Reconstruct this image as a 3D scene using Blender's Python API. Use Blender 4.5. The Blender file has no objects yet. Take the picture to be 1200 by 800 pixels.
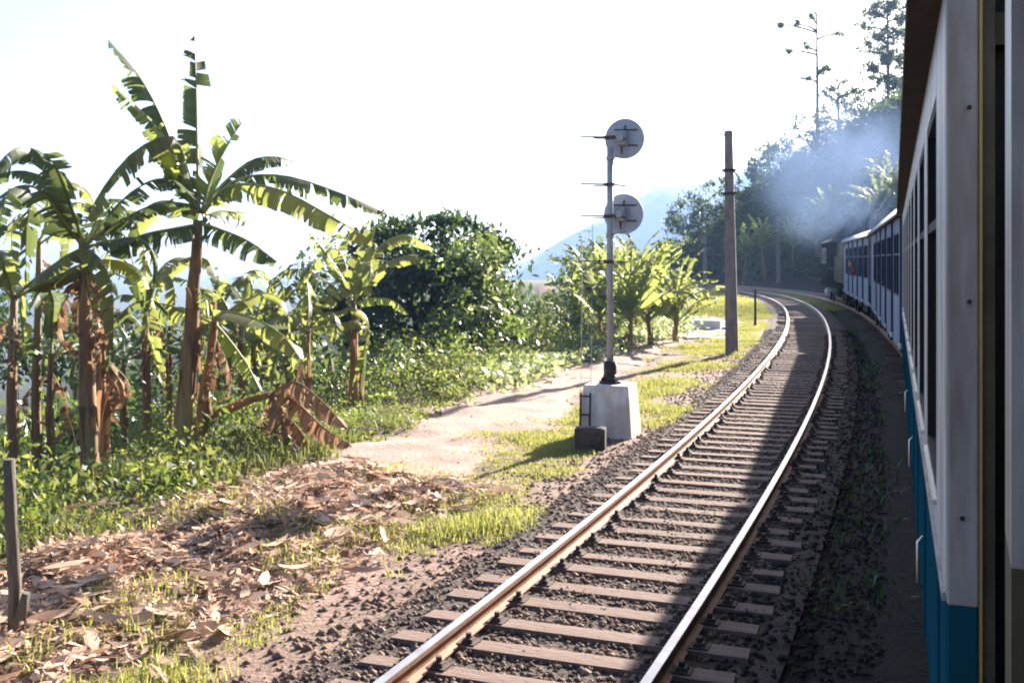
import bpy, bmesh, math, random
import numpy as np
from mathutils import Vector, Matrix
R = math.radians
random.seed(7); rng = np.random.default_rng(11)

# ------------------------------------------------------------------ camera, sky, sun, exposure
F, HOR, CZ = 1267.0, 303.3, 2.84            # focal length in photo pixels, horizon row, eye height above rail head
SUN_AZ, SUN_EL = 31.5, 23.5                 # degrees clockwise from the view direction, degrees above horizon
scene = bpy.context.scene
C = scene.collection
cam = bpy.data.cameras.new('camera'); camo = bpy.data.objects.new('camera', cam); C.objects.link(camo)
camo.location = (0, 0, CZ); camo.rotation_euler = (R(90), 0, 0)
cam.sensor_width = 36; cam.lens = 36 * F / 1200; cam.shift_y = -(400 - HOR) / 1200
cam.clip_start = 0.02; cam.clip_end = 6000
scene.camera = camo
world = bpy.data.worlds.new('World'); scene.world = world; world.use_nodes = True
wn = world.node_tree.nodes; wl = world.node_tree.links
bg = wn['Background']; sky = wn.new('ShaderNodeTexSky'); sky.sky_type = 'NISHITA'; sky.sun_disc = False
sky.sun_elevation = R(SUN_EL); sky.sun_rotation = R(SUN_AZ); sky.air_density = 0.85; sky.dust_density = 4.0; sky.altitude = 900
wl.new(sky.outputs[0], bg.inputs[0]); bg.inputs[1].default_value = 0.05
sl = bpy.data.lights.new('sun', 'SUN'); sl.energy = 5.0; sl.angle = R(0.6); sl.color = (1.0, 0.91, 0.80)
so = bpy.data.objects.new('sun', sl); C.objects.link(so)
sd = Vector((math.sin(R(SUN_AZ)) * math.cos(R(SUN_EL)), math.cos(R(SUN_AZ)) * math.cos(R(SUN_EL)), math.sin(R(SUN_EL))))
so.rotation_euler = sd.to_track_quat('Z', 'Y').to_euler(); so.location = sd * 200
vs = scene.view_settings; vs.view_transform = 'Standard'; vs.look = 'None'; vs.gamma = 1.0; vs.exposure = 2.5
vs.use_curve_mapping = False
scene.render.engine = 'CYCLES'
cy = scene.cycles
cy.use_denoising = True; cy.max_bounces = 6; cy.diffuse_bounces = 2; cy.glossy_bounces = 2; cy.transmission_bounces = 4
cy.transparent_max_bounces = 8; cy.volume_bounces = 0; cy.caustics_reflective = False; cy.caustics_refractive = False
cy.sample_clamp_indirect = 6; cy.volume_step_rate = 1.0; cy.volume_max_steps = 128; cy.filter_width = 2.0

# ------------------------------------------------------------------ materials
MATS = {}
def mat(name, col, rough=0.8, col2=None, scale=6.0, bump=0.0, bscale=None, metal=0.0, island=0.0, trans=0.0, tcol=None,
        spec=0.3, stretch=None, detail=4.0, hsv=0.0, col3=None, scale3=0.5):
    m = bpy.data.materials.new(name); m.use_nodes = True; nt = m.node_tree; N = nt.nodes; L = nt.links
    b = N['Principled BSDF']; out = N['Material Output']
    b.inputs['Roughness'].default_value = rough; b.inputs['Metallic'].default_value = metal
    b.inputs['Specular IOR Level'].default_value = spec
    c = N.new('ShaderNodeRGB'); c.outputs[0].default_value = (*col, 1); cur = c.outputs[0]
    tc = N.new('ShaderNodeTexCoord'); vec = tc.outputs['Object']
    if stretch:
        mp = N.new('ShaderNodeMapping'); mp.inputs['Scale'].default_value = stretch; L.new(vec, mp.inputs[0]); vec = mp.outputs[0]
    def noise(sc, dt=detail):
        n = N.new('ShaderNodeTexNoise'); n.inputs['Scale'].default_value = sc; n.inputs['Detail'].default_value = dt
        n.inputs['Roughness'].default_value = 0.6; L.new(vec, n.inputs['Vector']); return n
    def mixc(fac, a, bcol, sharp=(0.35, 0.65)):
        r = N.new('ShaderNodeMapRange'); r.inputs[1].default_value = sharp[0]; r.inputs[2].default_value = sharp[1]; L.new(fac, r.inputs[0])
        x = N.new('ShaderNodeMix'); x.data_type = 'RGBA'; L.new(r.outputs[0], x.inputs[0]); L.new(a, x.inputs[6])
        x.inputs[7].default_value = (*bcol, 1); return x.outputs[2]
    if col2: cur = mixc(noise(scale).outputs[0], cur, col2)
    if col3: cur = mixc(noise(scale3, 3).outputs[0], cur, col3, (0.42, 0.62))
    if island or hsv:
        g = N.new('ShaderNodeNewGeometry'); h = N.new('ShaderNodeHueSaturation'); L.new(cur, h.inputs['Color'])
        r = N.new('ShaderNodeMapRange'); r.inputs[3].default_value = 1 - island; r.inputs[4].default_value = 1 + island
        L.new(g.outputs['Random Per Island'], r.inputs[0]); L.new(r.outputs[0], h.inputs['Value'])
        if hsv:
            w = N.new('ShaderNodeTexWhiteNoise'); w.noise_dimensions = '1D'; L.new(g.outputs['Random Per Island'], w.inputs['W'])
            r2 = N.new('ShaderNodeMapRange'); r2.inputs[3].default_value = 0.5 - hsv; r2.inputs[4].default_value = 0.5 + hsv
            L.new(w.outputs[0], r2.inputs[0]); L.new(r2.outputs[0], h.inputs['Hue'])
        cur = h.outputs[0]
    L.new(cur, b.inputs['Base Color'])
    if bump:
        bn = N.new('ShaderNodeBump'); bn.inputs['Strength'].default_value = bump; bn.inputs['Distance'].default_value = 0.05
        L.new(noise(bscale or scale * 3, 5).outputs[0], bn.inputs['Height']); L.new(bn.outputs[0], b.inputs['Normal'])
    if trans:
        t = N.new('ShaderNodeBsdfTranslucent'); ms = N.new('ShaderNodeMixShader'); ms.inputs[0].default_value = trans
        if tcol:
            tm = N.new('ShaderNodeMix'); tm.data_type = 'RGBA'; tm.inputs[0].default_value = 0.75; L.new(cur, tm.inputs[6]); tm.inputs[7].default_value = (*tcol, 1)
            L.new(tm.outputs[2], t.inputs[0])
        else: L.new(cur, t.inputs[0])
        L.new(b.outputs[0], ms.inputs[1]); L.new(t.outputs[0], ms.inputs[2]); L.new(ms.outputs[0], out.inputs[0])
    MATS[name] = m
    return m
mat('soil', (0.28, 0.18, 0.145), 0.95, (0.15, 0.095, 0.075), 1.3, 0.9, 9, col3=(0.20, 0.14, 0.10), scale3=0.22)
mat('path', (0.38, 0.265, 0.22), 0.95, (0.24, 0.16, 0.13), 1.1, 0.7, 14, col3=(0.34, 0.24, 0.20), scale3=0.3)
mat('pale_path', (0.44, 0.40, 0.42), 0.9, (0.35, 0.3, 0.3), 1.5, 0.4, 10)
mat('ballast', (0.085, 0.057, 0.046), 0.95, (0.038, 0.027, 0.023), 5, 1.0, 22, col3=(0.075, 0.052, 0.042), scale3=0.7)
mat('shade_earth', (0.014, 0.011, 0.009), 0.95, (0.007, 0.006, 0.0055), 3, 1.0, 20)  # near-black: the train's shade put into the ground colour
mat('shade_stone', (0.022, 0.017, 0.015), 0.85, island=0.6)  # darker copy of stone, the train's shade painted into its colour
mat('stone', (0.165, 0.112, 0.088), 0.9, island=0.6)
mat('sleeper', (0.27, 0.19, 0.16), 0.9, (0.13, 0.088, 0.072), 2.2, 0.6, 7, stretch=(1, 7, 5), col3=(0.17, 0.115, 0.095), scale3=0.35)
mat('rail_rust', (0.36, 0.20, 0.125), 0.75, (0.24, 0.125, 0.08), 5, 0.2, 30)
mat('rail_head', (0.50, 0.48, 0.47), 0.4, (0.38, 0.33, 0.30), 4, 0.0, metal=1.0)
mat('iron', (0.085, 0.055, 0.045), 0.8, (0.05, 0.035, 0.03), 8)
mat('concrete', (0.30, 0.235, 0.215), 0.9, (0.19, 0.145, 0.135), 3.5, 0.5, 18, stretch=(2, 2, 0.6))
mat('dark_concrete', (0.10, 0.075, 0.06), 0.95, (0.045, 0.035, 0.03), 4, 0.6, 15)
mat('whitewash', (0.82, 0.81, 0.80), 0.85, (0.66, 0.61, 0.57), 3.5, 0.35, 12, col3=(0.52, 0.45, 0.40), scale3=1.9, stretch=(1, 1, .6))
mat('plain_white', (0.78, 0.77, 0.76), 0.9, (0.68, 0.65, 0.63), 1.5)
mat('signal_grey', (0.42, 0.43, 0.46), 0.55, (0.34, 0.34, 0.37), 5)
mat('disc_grey', (0.46, 0.49, 0.56), 0.6, (0.40, 0.42, 0.49), 3)
mat('black_iron', (0.018, 0.016, 0.016), 0.6, (0.035, 0.025, 0.02), 6)
mat('brown_iron', (0.09, 0.055, 0.05), 0.7)
mat('wood', (0.20, 0.17, 0.14), 0.9, (0.11, 0.09, 0.07), 3, 0.6, 9, stretch=(8, 8, 1))
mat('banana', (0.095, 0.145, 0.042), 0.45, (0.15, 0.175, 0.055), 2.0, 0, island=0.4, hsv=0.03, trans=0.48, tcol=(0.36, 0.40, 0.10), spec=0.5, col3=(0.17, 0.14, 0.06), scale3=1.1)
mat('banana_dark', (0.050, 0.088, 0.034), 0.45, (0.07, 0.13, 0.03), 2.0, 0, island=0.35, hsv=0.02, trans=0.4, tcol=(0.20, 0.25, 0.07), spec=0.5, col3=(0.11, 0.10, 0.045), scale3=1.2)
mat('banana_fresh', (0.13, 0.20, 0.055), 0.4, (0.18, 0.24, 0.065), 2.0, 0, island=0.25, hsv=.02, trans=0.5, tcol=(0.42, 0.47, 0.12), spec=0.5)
mat('midrib', (0.36, 0.37, 0.17), 0.5, trans=0.25)
mat('dry', (0.36, 0.21, 0.115), 0.85, (0.22, 0.13, 0.08), 2.0, 0, island=0.4, trans=0.3)
mat('litter', (0.60, 0.42, 0.31), 0.8, (0.34, 0.215, 0.15), 2.5, 0, island=0.6, trans=0.2)
mat('stem', (0.26, 0.135, 0.075), 0.7, (0.12, 0.06, 0.04), 1.5, 0.4, 5, stretch=(6, 6, 0.7), col3=(0.30, 0.22, 0.10), scale3=0.9)
mat('stem_green', (0.20, 0.19, 0.07), 0.65, (0.24, 0.13, 0.07), 1.5, 0.3, 5, stretch=(5, 5, 0.7))
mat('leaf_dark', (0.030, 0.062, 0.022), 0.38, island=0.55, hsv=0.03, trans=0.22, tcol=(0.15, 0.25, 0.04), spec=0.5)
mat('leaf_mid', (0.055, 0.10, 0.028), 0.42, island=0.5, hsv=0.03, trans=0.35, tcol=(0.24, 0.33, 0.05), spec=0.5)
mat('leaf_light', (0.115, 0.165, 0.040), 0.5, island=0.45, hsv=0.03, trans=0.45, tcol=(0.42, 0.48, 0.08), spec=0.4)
mat('leaf_far', (0.040, 0.072, 0.030), 0.6, island=0.6, hsv=0.03, trans=0.3, tcol=(0.15, 0.22, 0.05))
mat('grass', (0.18, 0.20, 0.055), 0.6, island=0.5, hsv=0.03, trans=0.5, tcol=(0.48, 0.47, 0.11))
mat('weed', (0.085, 0.115, 0.038), 0.55, island=0.6, hsv=0.04, trans=0.45, tcol=(0.29, 0.31, 0.075))
mat('pale_leaf', (0.30, 0.36, 0.20), 0.35, island=0.4, hsv=0.03, trans=0.4, tcol=(0.5, 0.55, 0.2), spec=0.6)
mat('bark', (0.10, 0.075, 0.06), 0.95, (0.06, 0.045, 0.035), 4, 0.6, 14, stretch=(3, 3, 0.8))
mat('hill', (0.035, 0.05, 0.022), 0.95, (0.06, 0.06, 0.03), 0.05, 0)
mat('mountain', (0.05, 0.065, 0.035), 1.0, (0.13, 0.12, 0.06), 0.006, 0, col3=(0.028, 0.04, 0.022), scale3=0.016)
mat('wall_stone', (0.21, 0.18, 0.16), 0.95, (0.12, 0.10, 0.09), 1.2, 0.6, 6)
mat('coach_white', (0.56, 0.57, 0.60), 0.5, (0.42, 0.41, 0.41), 3, 0.06, 20, spec=0.05, stretch=(3, 3, 0.7), col3=(0.36, 0.33, 0.30), scale3=1.6)
mat('coach_pale', (0.34, 0.37, 0.43), 0.5, (0.27, 0.30, 0.35), 3, 0.06, 20, spec=0.0, col3=(0.24, 0.27, 0.33), scale3=.9)
mat('coach_grey', (0.41, 0.40, 0.395), 0.55, (0.30, 0.285, 0.275), 3, 0.08, 20, stretch=(3, 3, 0.6), col3=(0.24, 0.21, 0.19), scale3=2.4)
mat('coach_blue', (0.010, 0.075, 0.118), 0.6, (0.010, 0.058, 0.090), 2, 0.05, 20, spec=0.0)
mat('stripe_blue', (0.018, 0.045, 0.125), 0.6, (0.014, 0.036, 0.10), 2, spec=0.0)
mat('roof_grey', (0.50, 0.50, 0.53), 0.6, (0.40, 0.40, 0.42), 1.5)
mat('eave_brown', (0.055, 0.044, 0.035), 0.8, (0.035, 0.027, 0.022), 4, stretch=(1, 1, 1))
mat('olive', (0.10, 0.088, 0.055), 0.7, (0.06, 0.05, 0.035), 3)
mat('gold', (0.42, 0.27, 0.10), 0.5)
mat('rubber', (0.012, 0.012, 0.013), 0.8, (0.02, 0.018, 0.018), 9)
mat('chrome', (0.7, 0.7, 0.72), 0.3, metal=1.0)
mat('under', (0.03, 0.026, 0.024), 0.9, (0.05, 0.04, 0.035), 3)
mat('glass', (0.012, 0.015, 0.02), 0.2, spec=0.08); mat('frame_dark', (0.03, 0.035, 0.05), 0.6)
mat('loco_dark', (0.012, 0.012, 0.014), 0.6, (0.02, 0.018, 0.018), 2, spec=0.0)
mat('loco_yellow', (0.12, 0.088, 0.038), 0.6, (0.06, 0.045, 0.025), 1.5, spec=.1)
mat('loco_light', (0.55, 0.55, 0.53), 0.5); mat('loco_roof', (0.10, 0.10, 0.105), 0.6, spec=0.1)
mat('skin', (0.42, 0.22, 0.15), 0.6); mat('red_cloth', (0.20, 0.06, 0.055), 0.8); mat('hair', (0.03, 0.02, 0.015), 0.7)
mat('wire', (0.03, 0.03, 0.03), 0.6)

# ------------------------------------------------------------------ small helpers
def tag(o, label=None, cat=None, group=None, kind=None):
    if label: o['label'] = label
    if cat: o['category'] = cat
    if group: o['group'] = group
    if kind: o['kind'] = kind
    return o
def empty(name, loc=(0, 0, 0), rz=0.0):
    o = bpy.data.objects.new(name, None); C.objects.link(o); o.location = loc; o.rotation_euler = (0, 0, rz); o.empty_display_size = 0.3
    return o
def link(name, me, parent=None):
    o = bpy.data.objects.new(name, me); C.objects.link(o)
    if parent is not None: o.parent = parent
    return o
class MB:
    """collects polygons; build() links them as one mesh object"""
    def __init__(s): s.v = []; s.f = []; s.m = []; s.mi = 0; s.sm = []; s.smooth = False
    def face(s, idx): s.f.append(idx); s.m.append(s.mi); s.sm.append(s.smooth)
    def box(s, a, b, top=None):
        x0, y0, z0 = a; x1, y1, z1 = b; n = len(s.v)
        t = top or (x0, y0, x1, y1)
        s.v += [(x0, y0, z0), (x1, y0, z0), (x1, y1, z0), (x0, y1, z0), (t[0], t[1], z1), (t[2], t[1], z1), (t[2], t[3], z1), (t[0], t[3], z1)]
        for q in ((0, 3, 2, 1), (4, 5, 6, 7), (0, 1, 5, 4), (1, 2, 6, 5), (2, 3, 7, 6), (3, 0, 4, 7)): s.face([n + i for i in q])
        return s
    def tube(s, pts, rad, seg=8, cap=True):
        pts = [Vector(p) for p in pts]
        if not hasattr(rad, '__len__'): rad = [rad] * len(pts)
        n = len(s.v); prev = None
        for i, p in enumerate(pts):
            t = (pts[min(i + 1, len(pts) - 1)] - pts[max(i - 1, 0)]).normalized()
            if prev is None:
                a = t.cross(Vector((0, 0, 1)) if abs(t.z) < 0.9 else Vector((1, 0, 0))).normalized()
            else: a = (prev - t * prev.dot(t)).normalized()
            prev = a; b = t.cross(a)
            for k in range(seg):
                an = 2 * math.pi * k / seg; q = p + (a * math.cos(an) + b * math.sin(an)) * rad[i]; s.v.append(tuple(q))
        sm = s.smooth; s.smooth = True
        for i in range(len(pts) - 1):
            for k in range(seg):
                k2 = (k + 1) % seg; s.face([n + i * seg + k, n + i * seg + k2, n + (i + 1) * seg + k2, n + (i + 1) * seg + k])
        s.smooth = False
        if cap:
            s.face([n + k for k in range(seg)][::-1]); s.face([n + (len(pts) - 1) * seg + k for k in range(seg)])
        s.smooth = sm
        return s
    def cyl(s, a, b, r, seg=16, r2=None): return s.tube([a, b], [r, r if r2 is None else r2], seg)
    def strip(s, prof, path, closed=False):
        """prof: list of (lateral, z); path: list of (x,y,z,nx,ny); sweeps the profile along the path"""
        n = len(s.v); k = len(prof)
        for (x, y, z, nx, ny) in path:
            for (l, h) in prof: s.v.append((x + nx * l, y + ny * l, z + h))
        for i in range(len(path) - 1):
            for j in range(k if closed else k - 1):
                j2 = (j + 1) % k; s.face([n + i * k + j, n + i * k + j2, n + (i + 1) * k + j2, n + (i + 1) * k + j])
        if closed:
            s.face([n + j for j in range(k)]); e = n + (len(path) - 1) * k; s.face([e + j for j in range(k)][::-1])
        return s
    def mesh(s, name, mats):
        me = bpy.data.meshes.new(name); me.from_pydata(s.v, [], s.f)
        for m in (mats if isinstance(mats, (list, tuple)) else [mats]): me.materials.append(MATS[m])
        me.polygons.foreach_set('material_index', s.m); me.polygons.foreach_set('use_smooth', s.sm); me.update()
        return me
    def build(s, name, mats, parent=None, bevel=0.0):
        o = link(name, s.mesh(name, mats), parent)
        if bevel:
            b = o.modifiers.new('b', 'BEVEL'); b.width = bevel; b.segments = 2; b.limit_method = 'ANGLE'
        return o
def npmesh(name, V, Fq, mats, midx=None, smooth=False):
    """mesh from numpy verts (n,3) and faces (m,k)"""
    me = bpy.data.meshes.new(name); V = np.asarray(V, np.float32); Fq = np.asarray(Fq, np.int32); k = Fq.shape[1]
    me.vertices.add(len(V)); me.vertices.foreach_set('co', V.ravel())
    me.loops.add(Fq.size); me.loops.foreach_set('vertex_index', Fq.ravel())
    me.polygons.add(len(Fq)); me.polygons.foreach_set('loop_start', np.arange(0, Fq.size, k, dtype=np.int32))
    for m in (mats if isinstance(mats, (list, tuple)) else [mats]): me.materials.append(MATS[m])
    if midx is not None: me.polygons.foreach_set('material_index', np.asarray(midx, np.int32))
    if smooth: me.polygons.foreach_set('use_smooth', np.ones(len(Fq), bool))
    me.update(); me.validate(); return me
def _hash(ix, iy, seed):
    h = (ix.astype(np.int64) * 374761393 + iy.astype(np.int64) * 668265263 + seed * 974711) & 0x7fffffff
    h = ((h ^ (h >> 13)) * 1274126177) & 0x7fffffff
    return ((h ^ (h >> 16)) & 0xffff) / 65535.0
def vnoise(x, y, seed=0):
    x = np.asarray(x, float); y = np.asarray(y, float); ix = np.floor(x); iy = np.floor(y); fx = x - ix; fy = y - iy
    fx = fx * fx * (3 - 2 * fx); fy = fy * fy * (3 - 2 * fy)
    a = _hash(ix, iy, seed); b = _hash(ix + 1, iy, seed); c = _hash(ix, iy + 1, seed); d = _hash(ix + 1, iy + 1, seed)
    return (a * (1 - fx) + b * fx) * (1 - fy) + (c * (1 - fx) + d * fx) * fy - 0.5
def fbm(x, y, oct=4, seed=0):
    t = 0; a = 1.0
    for i in range(oct): t = t + a * vnoise(x * 2 ** i + 17 * i, y * 2 ** i - 9 * i, seed + i); a *= 0.5
    return t

# ------------------------------------------------------------------ the railway's line
DS = 0.25
S = np.arange(-40, 170, DS)
KS = [0.00379, 0.00241, 0.0023, 0.00482, 0.00943, 0.01413, 0.01883]
kap = np.interp(S, np.linspace(0, 150, 7), KS); kap[S < 0] = KS[0]
I0 = int(np.argmin(abs(S)))
TH = -np.cumsum(kap) * DS; TH += 0.39447 - TH[I0]
CX = np.cumsum(np.sin(TH)) * DS; CYY = np.cumsum(np.cos(TH)) * DS
CX += -2.70391 * math.cos(0.39447) - CX[I0]; CYY += 2.70391 * math.sin(0.39447) - CYY[I0]
OFF = np.interp(S, [-40, 0, 22, 44, 64, 170], [4.2, 4.19, 3.9, 3.8, 3.85, 3.9])
def line(s, d=0.0):
    """point and heading on the side track at station s, d metres to its right"""
    x = np.interp(s, S, CX); y = np.interp(s, S, CYY); t = np.interp(s, S, TH)
    return x + d * np.cos(t), y - d * np.sin(t), t
def sd_of(x, y):
    """station and lateral offset of points"""
    x = np.atleast_1d(np.asarray(x, float)).ravel(); y = np.atleast_1d(np.asarray(y, float)).ravel()
    s = np.empty(len(x)); d = np.empty(len(x)); st = 4
    cx, cy_, th, ss = CX[::st], CYY[::st], TH[::st], S[::st]
    for a in range(0, len(x), 20000):
        xx = x[a:a + 20000, None]; yy = y[a:a + 20000, None]
        i = ((xx - cx) ** 2 + (yy - cy_) ** 2).argmin(1)
        dx = xx[:, 0] - cx[i]; dy = yy[:, 0] - cy_[i]
        s[a:a + 20000] = ss[i] + dx * np.sin(th[i]) + dy * np.cos(th[i])
        dd = dx * np.cos(th[i]) - dy * np.sin(th[i])
        d[a:a + 20000] = np.sign(dd) * np.hypot(dx, dy)
    return s, d
def sstep(x, a, b):
    t = np.clip((x - a) / (b - a), 0, 1); return t * t * (3 - 2 * t)
def height(x, y):
    x = np.atleast_1d(np.asarray(x, float)).ravel(); y = np.atleast_1d(np.asarray(y, float)).ravel()
    s, d = sd_of(x, y)
    z = np.full(len(x), -0.26)
    z -= 0.06 * sstep(-d, 1.6, 3.2)
    l = np.maximum(-d - 8.2, 0)
    z -= np.minimum(0.30 * l + 0.06 * np.minimum(l, 4), 42 + 0.02 * l)
    r = np.maximum(d - 7.0, 0)
    cap = 0.67 * (x - 0.155 * y)
    up = np.minimum(0.75 * r, np.maximum(cap, -40)); up = np.where(cap < 0, np.maximum(cap, -0.6 * np.maximum(r - 6, 0)), np.minimum(up, 46))
    z += np.where(d > 7.0, up, 0)
    far = sstep(np.hypot(x, y), 230, 420)
    z = z * (1 - far) + (-42) * far
    amp = np.clip((np.abs(d - 1.5) - 3.0) / 6, 0, 1)
    z += amp * (0.10 * fbm(x * 0.9, y * 0.9, 4, 3) + np.minimum(np.abs(d) / 25, 3.0) * 0.5 * fbm(x * 0.08, y * 0.08, 3, 5))
    z += np.clip((-d - 1.9) / 1.5, 0, 1) * 0.05 * fbm(x * 3, y * 3, 3, 8)
    heap = np.exp(-((d + 5.0) / 1.3) ** 2) * sstep(s, 1.0, 4) * (1 - sstep(s, 12, 16))
    z += heap * (0.10 + 0.22 * fbm(x * 1.4, y * 1.4, 3, 12))
    return z
def H(x, y): return float(height([x], [y])[0])
def P(px, py, Y): return Vector(((px - 600) / F * Y, Y, CZ - (py - HOR) / F * Y))
def G(px, py, z=-0.3):
    Y = F * (CZ - z) / (py - HOR); p = P(px, py, Y); return Vector((p.x, p.y, H(p.x, p.y)))

# ------------------------------------------------------------------ ground, ballast, path, mountain
def axis(lo, hi, dense_lo, dense_hi, step, grow=1.09):
    a = list(np.arange(dense_lo, dense_hi, step)); st = step
    x = dense_hi
    while x < hi: a.append(x); st *= grow; x += st
    st = step; x = dense_lo - step; b = []
    while x > lo: b.append(x); st *= grow; x -= st
    return np.array([lo] + b[::-1] + a + [hi])
gx = axis(-3100, 3100, -11, 22, 0.22); gy = axis(-420, 3100, 2, 48, 0.25)
XX, YY = np.meshgrid(gx, gy); ZZ = height(XX, YY).reshape(XX.shape)
idx = np.arange(XX.size).reshape(XX.shape)
faces = np.stack([idx[:-1, :-1], idx[:-1, 1:], idx[1:, 1:], idx[1:, :-1]], -1).reshape(-1, 4)
fs, fd = sd_of(XX[:-1, :-1], YY[:-1, :-1])
dist = np.hypot(XX[:-1, :-1], YY[:-1, :-1]).ravel()
mi = np.where((fd > 1.2) & (fd < 8) & (dist < 130), 2, np.where((fd > 8) | (fd < -12) | (dist > 130), 1, 0))  # strip under and beside the train gets the earth with painted shade
tag(link('ground', npmesh('ground', np.stack([XX, YY, ZZ], -1).reshape(-1, 3), faces, ['soil', 'hill', 'shade_earth'], mi, True)), kind='structure')

def ribbon(name, s0, s1, edges, matname, lift, ns=None, nw=14, rough=0.02, parent=None, extra=None):
    ss = np.linspace(s0, s1, ns or int((s1 - s0) / 0.25)); lo, hi = edges
    V = []
    for s in ss:
        a = lo(s); b = hi(s)
        ds = np.linspace(a, b, nw); x, y, t = line(s, ds); V.append(np.stack([x, y, np.zeros_like(x)], -1))
    V = np.array(V); sh = V.shape[:2]; V = V.reshape(-1, 3)
    V[:, 2] = height(V[:, 0], V[:, 1]) + lift + rough * fbm(V[:, 0] * 4, V[:, 1] * 4, 3, 21)
    wj = np.tile(np.clip(np.sin(np.pi * np.arange(nw) / (nw - 1)) * 2.2, 0, 1), len(ss)); V[:, 2] -= (1 - wj) * (lift + .025)
    if extra is not None: V[:, 2] = extra(V)
    i = np.arange(len(V)).reshape(sh); fq = np.stack([i[:-1, :-1], i[:-1, 1:], i[1:, 1:], i[1:, :-1]], -1).reshape(-1, 4)
    return tag(link(name, npmesh(name, V, fq, matname, None, True), parent), kind='structure')
wob = lambda s, k: float(fbm(np.array([s * 0.35 + k * 31]), np.array([k * 7.3]), 3, 40)[0])
ribbon('dirt_path', 9.5, 62, (lambda s: -7.3 + 0.9 * wob(s, 1) + 0.7 * float(sstep(s, 24, 40)), lambda s: -3.3 + 0.9 * wob(s, 2) - 1.2 * float(sstep(s, 17, 26))), 'path', 0.03, nw=18)
ribbon('concrete_path', 43, 55, (lambda s: -5.6 + 0.4 * wob(s, 5), lambda s: -2.9 + 0.3 * wob(s, 6)), 'pale_path', 0.055, nw=12)

RAIL = [(-0.035, 0.0), (0.035, 0.0), (0.037, -0.01), (0.035, -0.038), (0.010, -0.048), (0.009, -0.125), (0.07, -0.140), (0.07, -0.15), (-0.07, -0.15), (-0.07, -0.140), (-0.009, -0.125), (-0.010, -0.048), (-0.035, -0.038), (-0.037, -0.01)]
sleeper_mesh = []
for k in range(5):
    b = MB(); bm = bmesh.new(); random.seed(k)
    w = 0.115 + random.uniform(-0.01, 0.012); l = 1.32 + random.uniform(-0.05, 0.05)
    b.box((-l, -w, -0.32), (l, w, -0.142), (-l + 0.01, -w + 0.012, l - 0.01, w - 0.012))
    b.v = [(x + random.uniform(-.012, .012), y + random.uniform(-.012, .012), z + (random.uniform(-.008, .008))) for x, y, z in b.v]
    sleeper_mesh.append(b.mesh('sleeper', 'sleeper'))
clip_b = MB(); clip_b.box((-0.075, -0.075, 0), (0.075, 0.075, 0.018)); clip_b.box((-0.045, -0.05, 0.018), (0.05, 0.05, 0.045), (-0.03, -0.035, 0.04, 0.035)); clip_b.cyl((0, 0, 0.04), (0, 0, 0.085), 0.024, 6)
clip_mesh = clip_b.mesh('rail_clip', 'iron')
def track(off, s0, s1, clips, label_seed, spacing=0.55):
    root = tag(empty('railway_track'), kind='structure')
    o_at = (lambda s: 0.0) if off is None else (lambda s: float(np.interp(s, S, OFF)))
    # ballast bed
    lo, hi = (-1.95, 1.95)
    ribbon('ballast_bed', -12, s1 + 2, (lambda s: o_at(s) + lo + 0.25 * wob(s * 2, 9 + label_seed), lambda s: o_at(s) + (1.6 if off is None else hi)), 'ballast' if off is None else 'shade_earth', 0, nw=26,  # main track's bed is coloured near-black to paint in the train's shade
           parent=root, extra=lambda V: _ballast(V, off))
    for sgn in (-1, 1):
        path = []
        for s in np.arange(s0 - 6, s1 + 4, 0.8):
            x, y, t = line(s, o_at(s) + sgn * 0.835); path.append((float(x), float(y), 0.0, math.cos(t), -math.sin(t)))
        m = MB(); m.strip(RAIL, path, True); nseg = len(path) - 1
        m.m = [(1 if (i < nseg * 14 and i % 14 in (0, 1, 13)) else 0) for i in range(len(m.f))]
        m.build('rail', ['rail_rust', 'rail_head'], root)
    random.seed(5 + label_seed); n = 0
    for s in np.arange(s0, s1, spacing):
        sj = s + random.uniform(-0.05, 0.05); x, y, t = line(sj, o_at(s) + random.uniform(-0.05, 0.05))
        o = link('sleeper', random.choice(sleeper_mesh), root); o.location = (float(x), float(y), random.uniform(-0.006, 0.004)); o.rotation_euler = (0, 0, -float(t) + random.uniform(-0.025, 0.025))
        if s > 4 and n < clips:
            n += 1
            for q in (-1, 1):
                for e in (-1, 1):
                    c = link('rail_clip', clip_mesh, o); c.location = (q * 0.835 + e * 0.125, random.uniform(-.02, .02), -0.143); c.rotation_euler = (0, 0, 0 if e > 0 else math.pi)
    return root
def _ballast(V, off):
    s, d = sd_of(V[:, 0], V[:, 1])
    o = 0 if off is None else np.interp(s, S, OFF)
    e = np.abs(d - o)
    z = -0.170 + 0.022 * fbm(V[:, 0] * 5, V[:, 1] * 5, 3, 31) + 0.02 * fbm(V[:, 0] * 0.7, V[:, 1] * 0.7, 2, 33)
    g = height(V[:, 0], V[:, 1])
    k = sstep(e, 1.45, 1.95); return z * (1 - k) + (g - 0.02) * k
side_track = track(None, -5, 134, 72, 0)
main_track = track('main', -3, 126, 0, 1, 0.62)
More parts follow.
